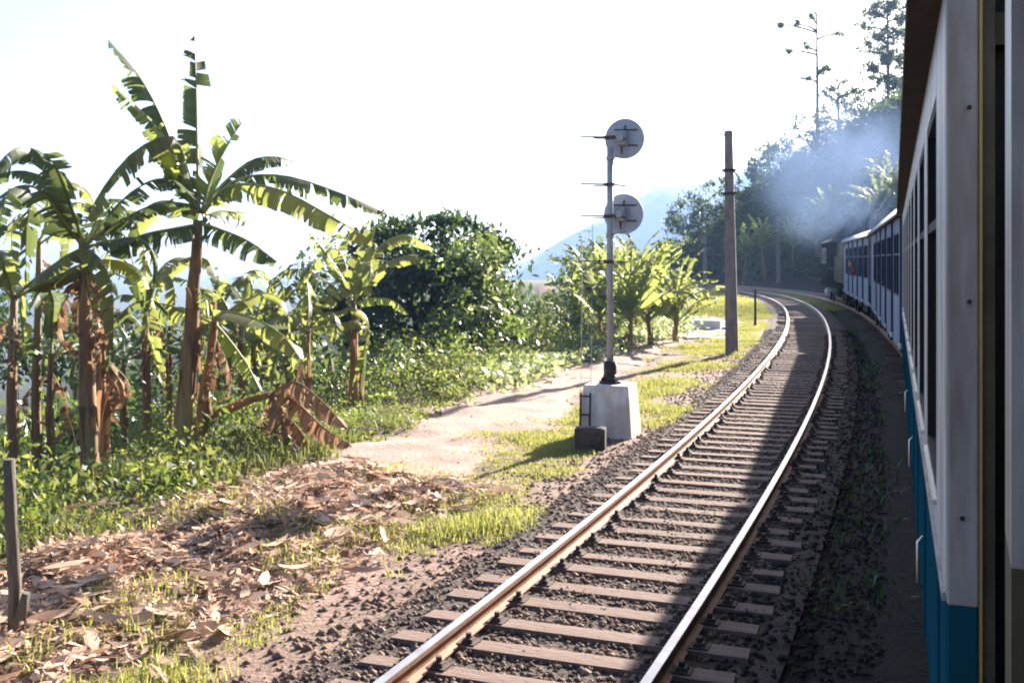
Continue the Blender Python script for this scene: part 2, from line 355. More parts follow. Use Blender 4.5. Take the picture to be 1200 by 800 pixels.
def stones():
    n = 58000; s = 3.5 + 44 * rng.random(n) ** 1.5; d = np.where(rng.random(n) < .55, rng.uniform(-1.75, 1.3, n), rng.uniform(-1.2, 2.9, n)); x, y, t = line(s, 0); x = x + d * np.cos(t); y = y - d * np.sin(t)
    keep = (np.abs(np.abs(d) - 0.835) > 0.11); x, y, d, s = x[keep], y[keep], d[keep], s[keep]; n = len(x)
    z = np.maximum(_ballast(np.stack([x, y, 0 * x], -1), None), height(x, y)) + 0.006
    r = .011 + .026 * rng.random(n) ** 1.8
    base = np.array([(1, 0, 0), (0, 1, 0), (-1, 0, 0), (0, -1, 0), (0, 0, 0.8), (0, 0, -0.6)], float)
    V = base[None] * (1 + 0.45 * rng.uniform(-1, 1, (n, 6, 3))) * r[:, None, None]
    an = rng.uniform(0, 6.28, n); c, s_ = np.cos(an)[:, None], np.sin(an)[:, None]
    V = np.stack([V[..., 0] * c - V[..., 1] * s_, V[..., 0] * s_ + V[..., 1] * c, V[..., 2]], -1) + np.stack([x, y, z], -1)[:, None]
    fb = np.array([(0, 1, 4), (1, 2, 4), (2, 3, 4), (3, 0, 4), (1, 0, 5), (2, 1, 5), (3, 2, 5), (0, 3, 5)])
    fq = (fb[None] + (np.arange(n) * 6)[:, None, None]).reshape(-1, 3)
    tag(link('ballast_stones', npmesh('ballast_stones', V.reshape(-1, 3), fq, ['stone', 'shade_stone'], np.repeat((d + .35 * fbm(x * 1.5, y * 1.5, 3, 19) > 1.15).astype(int), 8))), 'dark brown crushed stone strewn between and beside the sleepers', 'gravel', kind='stuff')  # stones towards the train switch to the dark copy, painting its shade
stones()

def clods():
    n = 22000; s = 2.5 + 40 * rng.random(n) ** 1.4; d = -1.3 - 5.6 * rng.random(n) ** 1.8; x, y, t = line(s, 0); x = x + d * np.cos(t); y = y - d * np.sin(t)
    keep = rng.random(n) < np.clip(np.exp(-(d + 1.9) ** 2 / .5) + .12 + .6 * fbm(x, y, 3, 44), 0, 1); x, y = x[keep], y[keep]; n = len(x); z = height(x, y) + .006
    r = .012 + .035 * rng.random(n) ** 2.5
    base = np.array([(1, 0, 0), (0, 1, 0), (-1, 0, 0), (0, -1, 0), (0, 0, 0.8), (0, 0, -0.6)], float)
    V = base[None] * (1 + 0.5 * rng.uniform(-1, 1, (n, 6, 3))) * r[:, None, None] + np.stack([x, y, z], -1)[:, None]
    fb = np.array([(0, 1, 4), (1, 2, 4), (2, 3, 4), (3, 0, 4), (1, 0, 5), (2, 1, 5), (3, 2, 5), (0, 3, 5)])
    tag(link('soil_clods', npmesh('soil_clods', V.reshape(-1, 3), (fb[None] + (np.arange(n) * 6)[:, None, None]).reshape(-1, 3), 'soil')), 'loose clods of brown earth and pebbles beside the track and path', 'gravel', kind='stuff')
clods()

def mountain():
    xs = np.linspace(-570, 2400, 180); ys = np.linspace(1230, 3000, 90); X, Y = np.meshgrid(xs, ys)
    rx = [-260, -120, 0, 82, 127, 180, 245, 350, 500, 1100]; rz = [-80, -48, -4, 42, 66, 74, 99, 104, 100, 80]
    ratio = X / Y * 900; YF = Y; X = X / 2.2; Y = Y / 2.2
    ridge = np.interp(ratio, rx, rz) * np.minimum(Y, 930) / 900
    prof = np.where(Y < 900, sstep(Y, 560, 900) ** 0.8, 1 - 0.6 * sstep(Y, 900, 1400))
    Z = -60 + (ridge + 60) * prof + (8 * fbm(X / 90, Y / 90, 5, 55)) * np.clip(prof, 0, 1) - 20 * np.abs(vnoise(X / 70 + Y / 300, Y / 400, 60)) * prof * (1 - prof) * 2
    X = X * 2.2; Y = YF; Z = 2.84 + (Z - 2.84) * 2.2
    i = np.arange(X.size).reshape(X.shape); fq = np.stack([i[:-1, :-1], i[:-1, 1:], i[1:, 1:], i[1:, :-1]], -1).reshape(-1, 4)
    tag(link('mountain', npmesh('mountain', np.stack([X, Y, Z], -1).reshape(-1, 3), fq, 'mountain', None, True)), kind='structure')
mountain()

# ------------------------------------------------------------------ foliage builders
def leaves(pos, L, aspect, up=0.5, dirs=None, bend=0.15):
    """diamond leaves, two triangles each: pos (n,3), length L (n)"""
    n = len(pos); L = np.broadcast_to(L, (n,))
    a = rng.normal(size=(n, 3)) if dirs is None else dirs + 0.5 * rng.normal(size=(n, 3)); a /= np.linalg.norm(a, axis=1)[:, None]
    nn = rng.normal(size=(n, 3)); nn[:, 2] = np.abs(nn[:, 2]) + up * 2
    b = np.cross(nn, a); b /= (np.linalg.norm(b, axis=1)[:, None] + 1e-9); c = np.cross(a, b)
    l = L[:, None]; w = l * aspect
    V = np.stack([pos - a * l * 0.5, pos + b * w * 0.5 - c * l * bend * 0.3, pos + a * l * 0.5 - c * l * bend, pos - b * w * 0.5 - c * l * bend * 0.3], 1)
    return V.reshape(-1, 3), np.arange(n * 4).reshape(n, 4)
def crown_points(blobs, per_m2, shell=0.35, clump=0.45, seed=0, csize=0.55):
    """points in clumps over the surface of ellipsoids: blobs = [(centre, (rx,ry,rz))]"""
    out = []
    for c, r in blobs:
        area = 4 * math.pi * ((r[0] * r[1]) ** 1.6 / 3 + (r[0] * r[2]) ** 1.6 / 3 + (r[1] * r[2]) ** 1.6 / 3) ** (1 / 1.6)
        nc = max(6, int(area / (csize * csize * 2.2)))
        u = rng.normal(size=(nc, 3)); u /= np.linalg.norm(u, axis=1)[:, None]
        rad = (1 - shell * rng.random(nc) ** 1.5)[:, None] * (1 + 0.08 * rng.normal(size=(nc, 1)))
        cc = np.array(c) + u * np.array(r) * rad
        k = max(4, int(per_m2 * csize * csize * 2.2))
        sz = csize * rng.uniform(0.5, 1.25, nc)
        p = cc[:, None] + rng.normal(size=(nc, k, 3)) * (sz[:, None, None] * 0.42) * np.array((1, 1, 0.7))
        out.append(p.reshape(-1, 3))
    return np.concatenate(out)
def limb_pts(a, b, sag=0.12, n=5):
    a = Vector(a); b = Vector(b); o = []
    L = (b - a).length
    for i in range(n):
        t = i / (n - 1); p = a.lerp(b, t); j = math.sin(t * math.pi) * sag * L
        o.append(p + Vector((random.uniform(-.3, .3) * j, random.uniform(-.3, .3) * j, j * 0.4)))
    return o
def tree(name, base, blobs, trunk_r, leaf, per, lsize, label, aspect=0.45, fork=0.45, csize=0.6, group=None, up=0.4, shell=0.35, second=None):
    base = Vector(base); root = tag(empty(name, base), label, 'tree', group)
    bl = [((Vector(c) - base), r) for c, r in blobs]
    pts = crown_points([(tuple(c), r) for c, r in bl], per, shell, csize=csize)
    V, fq = leaves(pts, lsize * rng.uniform(0.6, 1.3, len(pts)), aspect, up)
    mats = [leaf] + ([second] if second else []); midx = (rng.random(len(fq)) < 0.25).astype(int) if second else None
    link('crown', npmesh('crown', V, fq, mats, midx), root)
    top = sum((c * 1.0 for c, r in bl), Vector()) / len(bl); f = Vector((top.x * 0.35, top.y * 0.35, top.z * fork))
    m = MB(); m.tube([Vector((0, 0, -0.25)), Vector((0, 0, 0.1)), f * 0.5 + Vector((0.08, 0, 0)), f], [trunk_r * 1.35, trunk_r * 1.05, trunk_r * 0.9, trunk_r * 0.75], 9)
    for c, r in bl:
        tip = c + Vector((0, 0, r[2] * 0.3)); m.tube(limb_pts(f * 0.97, tip), [trunk_r * .6, trunk_r * .45, trunk_r * .32, trunk_r * .2, trunk_r * .1], 6)
        for q in range(4):
            e = c + Vector((random.uniform(-1, 1) * r[0], random.uniform(-1, 1) * r[1], random.uniform(-.5, .8) * r[2])) * 0.75
            m.tube(limb_pts(f.lerp(tip, 0.45), e, n=4), [trunk_r * .28, trunk_r * .2, trunk_r * .12, trunk_r * .05], 5)
    m.build('trunk', 'bark', root)
    return root

def banana_leaf_mesh(ctrl, W, torn=0.6, droop=0.5, roll=0.0, mats=('banana', 'midrib'), seed=0, petiole=0.12, rib=0.03):
    """ctrl: 3-D points of the midrib from sheath to tip; strips of blade hang from both sides, torn along the veins"""
    rd = random.Random(seed); ctrl = [Vector(c) for c in ctrl]
    n = 26; P_ = []
    m = len(ctrl) - 1
    for i in range(n + 1):      # Catmull-Rom
        t = i / n * m; k = min(int(t), m - 1); u = t - k
        p0 = ctrl[max(k - 1, 0)]; p1 = ctrl[k]; p2 = ctrl[k + 1]; p3 = ctrl[min(k + 2, m)]
        P_.append(0.5 * ((2 * p1) + (p2 - p0) * u + (2 * p0 - 5 * p1 + 4 * p2 - p3) * u * u + (3 * p1 - p0 - 3 * p2 + p3) * u ** 3))
    ch = (ctrl[-1] - ctrl[0]).normalized(); REF = Vector((0, 0, 1)) if abs(ch.z) < 0.9 else Vector((0.3, -1, 0)).normalized()
    def fr(t):
        t = max(0, min(1, t)); x = t * n; k = min(int(x), n - 1); p = P_[k].lerp(P_[k + 1], x - k)
        T = (P_[min(k + 2, n)] - P_[max(k - 1, 0)]).normalized()
        ref = REF
        s = T.cross(ref).normalized(); q = Matrix.Rotation(roll, 3, T); s = q @ s; N = s.cross(T).normalized()
        return p, T, s, N
    b = MB(); b.mi = 1
    b.tube(P_[::2], [rib * (1 - 0.88 * (i / (len(P_[::2]) - 1))) for i in range(len(P_[::2]))], 5)
    b.mi = 0
    prof = lambda t: max(0.02, min(1, (t - petiole) / 0.13)) ** 0.6 * (1 - max(0, (t - 0.5) / 0.5) ** 2.2) ** 0.8 if t < 1 else 0.02
    for side in (-1, 1):
        t = petiole; a = droop; cut = 1.0; lean = 0.07
        while t < 0.985:
            t2 = min(t + rd.uniform(0.016, 0.034), 0.995)
            if rd.random() < torn * 0.55:       # a tear: the next flap hangs at its own angle
                t += rd.uniform(0.002, 0.012) * torn * 1.6; t2 = min(t + rd.uniform(0.010, 0.034), 0.995)
                a = droop + rd.gauss(0, 0.22 + 0.25 * torn); cut = rd.uniform(0.8, 1.03); lean = 0.07 + rd.uniform(-0.05, 0.08)
                if rd.random() < torn * 0.28: a += rd.uniform(0.35, 1.1)
                if rd.random() < torn * 0.2: cut = rd.uniform(0.25, 0.8)
                if rd.random() < torn * 0.14: t = t2 + 0.01; continue
            a2 = a + rd.uniform(-0.03, 0.03); rows = []; pin = rd.uniform(0, .42) if rd.random() < torn else 0.0
            for (tt, aa0, cj) in ((t, a, cut), (t2, a2, cut * rd.uniform(0.95, 1.03))):
                p, T, s, N = fr(tt); w = W * prof(tt) * cj; col = [p + N * 0.004]; q = p
                for f_, am in ((0.35, 0.55), (0.35, 1.0), (0.32, 1.5)):
                    aa = aa0 * am; dvec = (s * side * math.cos(aa) - N * math.sin(aa) + T * lean * 4 + Vector((0, 0, -0.22 * torn * am))).normalized()
                    q = q + dvec * w * f_; col.append(q)
                rows.append(col)
            e0, e1 = rows[0][3].copy(), rows[1][3].copy(); rows[0][3] = e0.lerp(e1, pin); rows[1][3] = e1.lerp(e0, pin * rd.uniform(.3, 1))
            i0 = len(b.v)
            for col in rows: b.v += [tuple(c) for c in col]
            for j in range(3): b.face([i0 + j, i0 + j + 1, i0 + 4 + j + 1, i0 + 4 + j])
            t = t2; a = a2
    b.sm = [True] * len(b.f)
    return b.mesh('leaf', list(mats))
def unit_leaf(i, mats, torn):
    rd = random.Random(100 + i); bow = rd.uniform(0.12, 0.75)
    ctrl = [(0, 0, 0), (0.12, 0, 0.28), (0.32, 0.02, 0.60), (0.62, 0.0, 0.80 - bow * 0.4), (0.92, -0.02, 0.72 - bow * 0.95)]
    return banana_leaf_mesh(ctrl, rd.uniform(0.13, 0.19), torn, rd.uniform(0.3, 0.7), 0, mats, i, rib=0.014)
LEAF = {k: [unit_leaf(i + o, (k, 'midrib'), t) for i, t in enumerate((0.35, 0.65, 0.9, 0.55, 1.0, 0.8))] for k, o in (('banana', 0), ('banana_dark', 20), ('banana_fresh', 40), ('dry', 60))}
def spray_leaf(i):
    rd = random.Random(300 + i); bow = rd.uniform(.0, .35)
    return banana_leaf_mesh([(0, 0, 0), (.10, 0, .30), (.25, .01, .62), (.46 + bow * .2, 0, .90 - bow * .3), (.66 + bow * .45, -.01, 1.04 - bow * .9)], rd.uniform(.075, .11), .8, rd.uniform(.25, .6), 0, ('banana_fresh' if i % 2 else 'banana', 'midrib'), 300 + i, rib=.012)
LEAF['spray'] = [spray_leaf(i) for i in range(6)]
def stem_mesh(b, top, r, matn='stem', seed=0):
    rd = random.Random(seed); b = Vector(b); top = Vector(top); m = MB(); pts = []; rr = []
    for i in range(8):
        t = i / 7; p = b.lerp(top, t) + Vector((rd.uniform(-.02, .02), rd.uniform(-.02, .02), 0)); pts.append(p); rr.append(r * (1.15 - 0.62 * t) * rd.uniform(0.94, 1.06))
    m.tube(pts, rr, 9)
    m.mi = 1
    for k in range(13):      # old dry sheaths peeling off the stem
        t = rd.uniform(0.08, 0.9); a = rd.uniform(0, 6.28); p = b.lerp(top, t); rad = r * (1.15 - 0.62 * t); d = Vector((math.cos(a), math.sin(a), 0)); L = rd.uniform(0.3, 1.0) * (1 if rd.random() < .5 else -1)
        w = Vector((-d.y, d.x, 0)) * rad * rd.uniform(.35, .75); i0 = len(m.v); fl = rd.uniform(.1, 1.2)
        for q in (0, 0.35, 0.7, 1.0):
            c = p + Vector((0, 0, q * L)) + d * (rad * (1.02 + fl * q * q)) + Vector((-d.y, d.x, 0)) * rad * rd.uniform(-.15, .15); m.v += [tuple(c - w * (1 - .6 * q)), tuple(c + w * (1 - .6 * q))]
        for q in (0, 1, 2): m.face([i0 + 2 * q, i0 + 2 * q + 1, i0 + 2 * q + 3, i0 + 2 * q + 2])
    return m.mesh('pseudostem', [matn, 'dry'])
def banana(base, top, label, nl=8, L=2.2, matn='banana', heroes=(), stem_r=0.13, seed=0, name='banana_plant', group=None, stem='stem', dry=2, elev=(0.15, 1.0), az0=0.0):
    """base, top in world space; heroes = [(world points, width, torn, droop, roll, mats)] hand-placed leaves"""
    rd = random.Random(seed); base = Vector(base); top = Vector(top); root = tag(empty(name, base), label, 'banana plant', group)
    t = top - base
    link('pseudostem', stem_mesh((0, 0, -0.2), t, stem_r, stem, seed), root)
    for i, h in enumerate(heroes):
        pts, W, torn, droop, roll, mats = h
        link('leaf', banana_leaf_mesh([Vector(p) - base for p in pts], W, torn, droop, roll, mats, seed * 31 + i, petiole=0.08, rib=0.032), root)
    for i in range(nl):
        o = link('leaf', rd.choice(LEAF[matn]), root); o.location = t + Vector((0, 0, -0.12 * rd.random()))
        a = az0 + 2.4 * i + rd.uniform(-0.4, 0.4); e = rd.uniform(*elev)
        o.rotation_euler = (rd.uniform(-0.3, 0.3), e, a); s = L * rd.uniform(0.75, 1.2); o.scale = (s, s, s)
    for i in range(dry):
        o = link('leaf', rd.choice(LEAF['dry']), root); o.location = t + Vector((0, 0, -0.3)); o.rotation_euler = (rd.uniform(-.3, .3), rd.uniform(1.7, 2.4), rd.uniform(0, 6.28)); s = L * rd.uniform(0.5, 0.8); o.scale = (s, s * 0.6, s)
        o['label'] = 'withered brown leaf hanging down the stem'
    return root

# ------------------------------------------------------------------ signal, poles, posts
def signal():
    g = G(715, 511); th = line(19, 0)[2]; rz = -float(th)
    root = tag(empty('signal_mast', g, rz), 'grey railway signal mast with two round discs on a whitewashed concrete plinth', 'railway signal')
    Y = g.y; k = F / Y      # pixels per metre
    b = MB(); w, d, w2, d2, hh = 0.50, 0.44, 0.40, 0.34, 0.93
    b.box((-w, -d, -0.25), (w, d, hh), (-w2, -d2, w2, d2)); b.build('plinth', 'whitewash', root, 0.02)
    b = MB(); b.cyl((0, 0, hh), (0, 0, hh + 0.05), 0.20, 14); b.cyl((0, 0, hh + 0.05), (0, 0, hh + 0.16), 0.15, 14, 0.115); b.cyl((0, 0, hh + 0.16), (0, 0, hh + 0.40), 0.115, 14)
    for q in range(4): b.cyl((0.16 * math.cos(q * 1.57 + .78), 0.16 * math.sin(q * 1.57 + .78), hh + 0.05), (0.16 * math.cos(q * 1.57 + .78), 0.16 * math.sin(q * 1.57 + .78), hh + 0.11), 0.022, 6)
    b.build('mast_socket', 'black_iron', root)
    ztop = CZ - (172 - HOR) / k - g.z
    b = MB(); b.cyl((0, 0, hh + 0.38), (0, 0, ztop), 0.058, 14); b.build('mast', 'signal_grey', root)
    for (zc_px, xo) in ((161, 0.19), (250, 0.17)):
        zc = CZ - (zc_px - HOR) / k - g.z
        b = MB(); seg = 40; n = len(b.v)
        b.smooth = False; b.cyl((xo, 0.30, zc), (xo, 0.325, zc), 0.355, seg)
        disc = b.build('disc', 'disc_grey', root)
        b = MB()
        for (r0) in (0.352,):
            for q in range(seg):
                a0 = 2 * math.pi * q / seg; a1 = 2 * math.pi * (q + 1) / seg
                b.cyl((xo + r0 * math.cos(a0), 0.312, zc + r0 * math.sin(a0)), (xo + r0 * math.cos(a1), 0.312, zc + r0 * math.sin(a1)), 0.012, 5)
        b.build('rim', 'signal_grey', disc)
        b = MB(); b.box((xo - 0.10, 0.06, zc - 0.13), (xo + 0.07, 0.29, zc + 0.12)); b.cyl((xo - 0.02, -0.02, zc - 0.01), (xo - 0.02, 0.07, zc - 0.01), 0.075, 12); b.build('lamp_case', 'signal_grey', root, 0.015)
        b = MB()
        for (x0, z0, x1, z1) in ((-0.18, 0.16, 0.24, 0.15), (-0.02, 0.05, 0.02, 0.24), (0.05, -0.12, 0.24, -0.13), (-0.06, -0.05, -0.05, -0.27)):
            b.tube([(xo + x0, 0.285, zc + z0), (xo + x1, 0.285, zc + z1)], 0.014, 6)
        b.build('brace', 'brown_iron', root)
        b = MB(); b.tube([(xo + 0.02, 0.18, zc - 0.13), (xo + 0.05, 0.12, zc - 0.24), (xo + 0.10, 0.03, zc - 0.31), (0.06, -0.02, zc - 0.36), (0.0, 0, zc - 0.37)], 0.019, 8); b.build('cable_conduit', 'signal_grey', root)
        b = MB(); b.cyl((0, 0, zc - 0.40), (0, 0, zc - 0.34), 0.075, 12); b.build('clamp', 'signal_grey', root)
    # ladder with its outriggers
    lx = -0.33; ly = -0.30
    for zp in (161, 216, 253, 306):
        z = CZ - (zp - HOR) / k - g.z; b = MB()
        b.tube([(-0.46, ly, z), (-0.06, -0.06, z), (0.0, 0.065, z), (0.27, 0.05, z - 0.03)], 0.015, 6); b.tube([(-0.22, ly, z - 0.04), (0.0, -0.062, z - 0.03)], 0.013, 6); b.box((-0.10, -0.075, z - 0.03), (0.09, 0.075, z + 0.025))
        b.build('outrigger', 'brown_iron', root)
    zt = CZ - (245 - HOR) / k - g.z
    for e in (-0.09, 0.09):
        b = MB(); b.tube([(lx + e, ly - 0.18, 0.12), (lx + e, ly - 0.1, 1.3), (lx + e, ly, zt)], 0.005, 5); b.build('ladder_rail', 'disc_grey', root)  # pale colour stands in for glare bleaching the thin rails
    z = 0.42
    while z < zt:
        b = MB(); f_ = (z - 0.12) / (zt - 0.12); b.tube([(lx - 0.09, ly - 0.16 * (1 - f_), z), (lx + 0.09, ly - 0.16 * (1 - f_), z)], 0.005 if z > 0.95 else 0.016, 5); b.build('rung', 'disc_grey' if z > 0.95 else 'black_iron', root); z += 0.32  # upper rungs thinned and painted pale, as if washed out by glare
    for e in (-0.085, 0.085):
        b = MB(); b.tube([(lx + e, ly - 0.20, 0.10), (lx + e, ly - 0.14, 0.80)], 0.019, 6); b.build('ladder_foot', 'black_iron', root)
    # dark footing of the ladder
    g2 = G(692, 527); o = tag(empty('ladder_footing', g2, rz + 0.15), 'squat dark weathered concrete block in front of the white plinth', 'concrete block')
    b = MB(); b.box((-0.25, -0.15, -0.15), (0.25, 0.15, 0.36)); b.build('block', 'dark_concrete', o, 0.02)
    b = MB(); b.box((-0.20, -0.11, 0.355), (0.20, 0.11, 0.372)); b.build('cap', 'black_iron', o)
signal()

def pole(base, ztop, w0, w1, label, rz=0.0, lean=0.0, bands=(), arms=True, guy=None, group=None):
    root = tag(empty('utility_pole', base, rz), label, 'utility pole', group); h = ztop - base[2]
    b = MB(); n = 10
    for i in range(n):
        t0, t1 = i / n, (i + 1) / n
        a0 = w0 + (w1 - w0) * t0; a1 = w0 + (w1 - w0) * t1; x0 = lean * t0; x1 = lean * t1
        b.box((x0 - a0 / 2, -a0 / 2, -0.3 + (h + .3) * t0), (x0 + a0 / 2, a0 / 2, -0.3 + (h + .3) * t1), (x1 - a1 / 2, -a1 / 2, x1 + a1 / 2, a1 / 2))
    # weld the stacked boxes into one shaft
    o = b.build('shaft', 'concrete', root); bm = bmesh.new(); bm.from_mesh(o.data); bmesh.ops.remove_doubles(bm, verts=bm.verts, dist=1e-4)
    inner = [f for f in bm.faces if all(len(e.link_faces) > 2 for e in f.edges)]; bmesh.ops.delete(bm, geom=inner, context='FACES'); bm.to_mesh(o.data); bm.free()
    bv = o.modifiers.new('b', 'BEVEL'); bv.width = w1 * 0.16; bv.segments = 2; bv.limit_method = 'ANGLE'
    b = MB(); b.box((lean - w1 * .56, -w1 * .56, h - 0.18), (lean + w1 * .56, w1 * .56, h - 0.10)); b.build('cap', 'concrete', root)
    for zb in bands:
        t = zb / h; w = w0 + (w1 - w0) * t; b = MB()
        b.box((lean * t - w * .62, -w * .62, zb - .05), (lean * t + w * .62, w * .62, zb + .05)); b.box((lean * t - w * .85, -w * .72, zb - .035), (lean * t + w * .85, -w * .62, zb + .035)); b.build('band', 'black_iron', root)
    if arms and bands:
        zb = bands[-1]; w = w0 + (w1 - w0) * zb / h; b = MB()
        b.tube([(lean * zb / h + w * .5, -w * .6, zb - 0.02), (lean + w * .9, -w * .6, zb - 0.12), (lean + w * 1.25, -w * .6, zb - 0.28)], 0.03, 6); b.build('bracket', 'iron', root)
        b = MB(); b.cyl((lean + w * 1.25, -w * .6, zb - 0.42), (lean + w * 1.25, -w * .6, zb - 0.26), 0.055, 8); b.build('insulator', 'signal_grey', root)
    if guy is not None:
        b = MB(); b.tube([(lean * .7 - w1 * .5, 0, bands[-1]), Vector(guy) - Vector(base)], 0.016, 5); b.build('guy_wire', 'wire', root)
    return root
pb = G(858, 415); k = F / pb.y
ztop = CZ - (153 - HOR) / k
pole(pb, ztop, 0.43, 0.255, 'tall tapering concrete pole standing alone in sunlit grass beside the curving track', -0.25, -0.12, [CZ - (227 - HOR) / k - pb.z, CZ - (200 - HOR) / k - pb.z], guy=None)
def farpole(px, ptop, Y, label, w=0.42, bands=()):
    x = (px - 600) / F * Y; z = H(x, Y); zt = CZ - (ptop - HOR) / F * Y
    return pole((x, Y, z), zt, w, w * 0.62, label, -0.2, 0.0, bands)
farpole(826, 277, 112, 'thin distant pole beyond the far bend, just left of the tall pole', 0.50, [4.5])
farpole(912, 256, 112, 'distant grey pole in front of the stone retaining wall', 0.46, [5.2])
farpole(1022, 214, 92, 'pale pole half lost in smoke above the coach roof', 0.5, [6.0])
gp = G(885, 382); root = tag(empty('marker_post', gp), 'thin dark iron post on the grass verge inside the bend', 'post')
b = MB(); b.box((-0.055, -0.05, -0.2), (0.055, 0.05, 1.72), (-0.045, -0.04, 0.045, 0.04)); b.build('post', 'black_iron', root, 0.006)
b = MB(); b.box((-0.09, -0.06, 1.60), (0.09, 0.06, 1.70)); b.build('top_plate', 'brown_iron', root, 0.005)
# white block beside the path
g = G(831, 386); root = tag(empty('culvert_block', g, -0.35), 'low whitewashed concrete block beside the pale path', 'concrete block')
b = MB(); b.box((-0.66, -0.40, -0.2), (0.58, 0.40, 0.46), (-0.63, -0.37, 0.55, 0.37)); b.build('block', 'plain_white', root, 0.01)
b = MB(); b.box((0.56, -0.3, -0.1), (0.86, 0.2, 0.16), (0.6, -0.26, 0.80, 0.16)); b.build('footing', 'rail_rust', root, 0.03)
# fence post at the left edge
g = G(28, 762); root = tag(empty('fence_post', (g.x - .08, g.y, g.z), 0.3), 'weathered grey wooden fence post at the lower left among the weeds', 'post')
b = MB(); b.tube([(0, 0, -0.3), (0.01, 0, 0.4), (-0.02, 0.01, 0.9), (-0.035, 0.01, 1.42)], [0.055, 0.052, 0.05, 0.046], 7); b.build('post', 'wood', root)
b = MB(); b.tube([(0.05, -0.05, 0.15), (0.10, -0.07, 0.36)], [0.05, 0.035], 6); b.build('broken_stub', 'wood', root)
# retaining wall of stones beyond the far bend
def wall():
    s0, s1 = 96, 112; root = tag(empty('retaining_wall', (0, 0, 0)), 'grey stone retaining wall below the grassy bank beyond the bend', 'wall')
    m = MB(); path = []
    for s in np.linspace(s0, s1, 14):
        x, y, t = line(s, 9.6); path.append((float(x), float(y), H(float(x), float(y)) * 0 - 0.3, math.cos(t), -math.sin(t)))
    m.strip([(0.0, -0.2), (0.12, 2.0), (0.55, 2.02), (0.55, -0.2)], path, True); m.build('core', 'wall_stone', root)
    rd = random.Random(3); meshes = []
    for q in range(4):
        b = MB(); b.box((-0.42, -0.10, -0.19), (0.42, 0.10, 0.19), (-0.40, -0.07, 0.39, 0.08)); b.v = [(x + rd.uniform(-.05, .05), y + rd.uniform(-.03, .03), z + rd.uniform(-.03, .03)) for x, y, z in b.v]; meshes.append(b.mesh('stone', 'wall_stone'))
    for r_ in range(5):
        s = s0 + (0.45 if r_ % 2 else 0)
        while s < s1:
            x, y, t = line(s, 9.57 + 0.022 * r_); o = link('stone', rd.choice(meshes), root); o.location = (float(x), float(y), -0.1 + r_ * 0.41); o.rotation_euler = (0, 0, -float(t) + math.pi / 2); s += rd.uniform(0.84, 0.95)
wall()

# ------------------------------------------------------------------ the train
HW = 1.42; ZB, ZE = 0.95, 3.70
def place(name, side_pt, th, label, cat):
    """empty on the coach's centre line at its rear end; local x forward, y to the left"""
    c = (side_pt[0] + HW * math.cos(th), side_pt[1] - HW * math.sin(th), 0)
    return tag(empty(name, c, math.pi / 2 - th), label, cat)
def bogie(root, u):
    b = MB(); b.box((u - 1.15, -1.05, 0.38), (u + 1.15, -0.92, 0.66)); b.box((u - 1.15, 0.92, 0.38), (u + 1.15, 1.05, 0.66)); b.box((u - 0.3, -0.92, 0.42), (u + 0.3, 0.92, 0.78))
    b.box((u - .25, 1.05, .36), (u + .25, 1.14, .6))
    o = b.build('bogie', 'under', root)
    for du in (-0.85, 0.85):
        for v in (-0.835, 0.835):
            w = MB(); w.cyl((u + du, v - 0.06, 0.44), (u + du, v + 0.06, 0.44), 0.43, 20); w.cyl((u + du, v - 0.09, 0.44), (u + du, v + 0.09, 0.44), 0.12, 10); w.build('wheel', 'under', o)
    return o
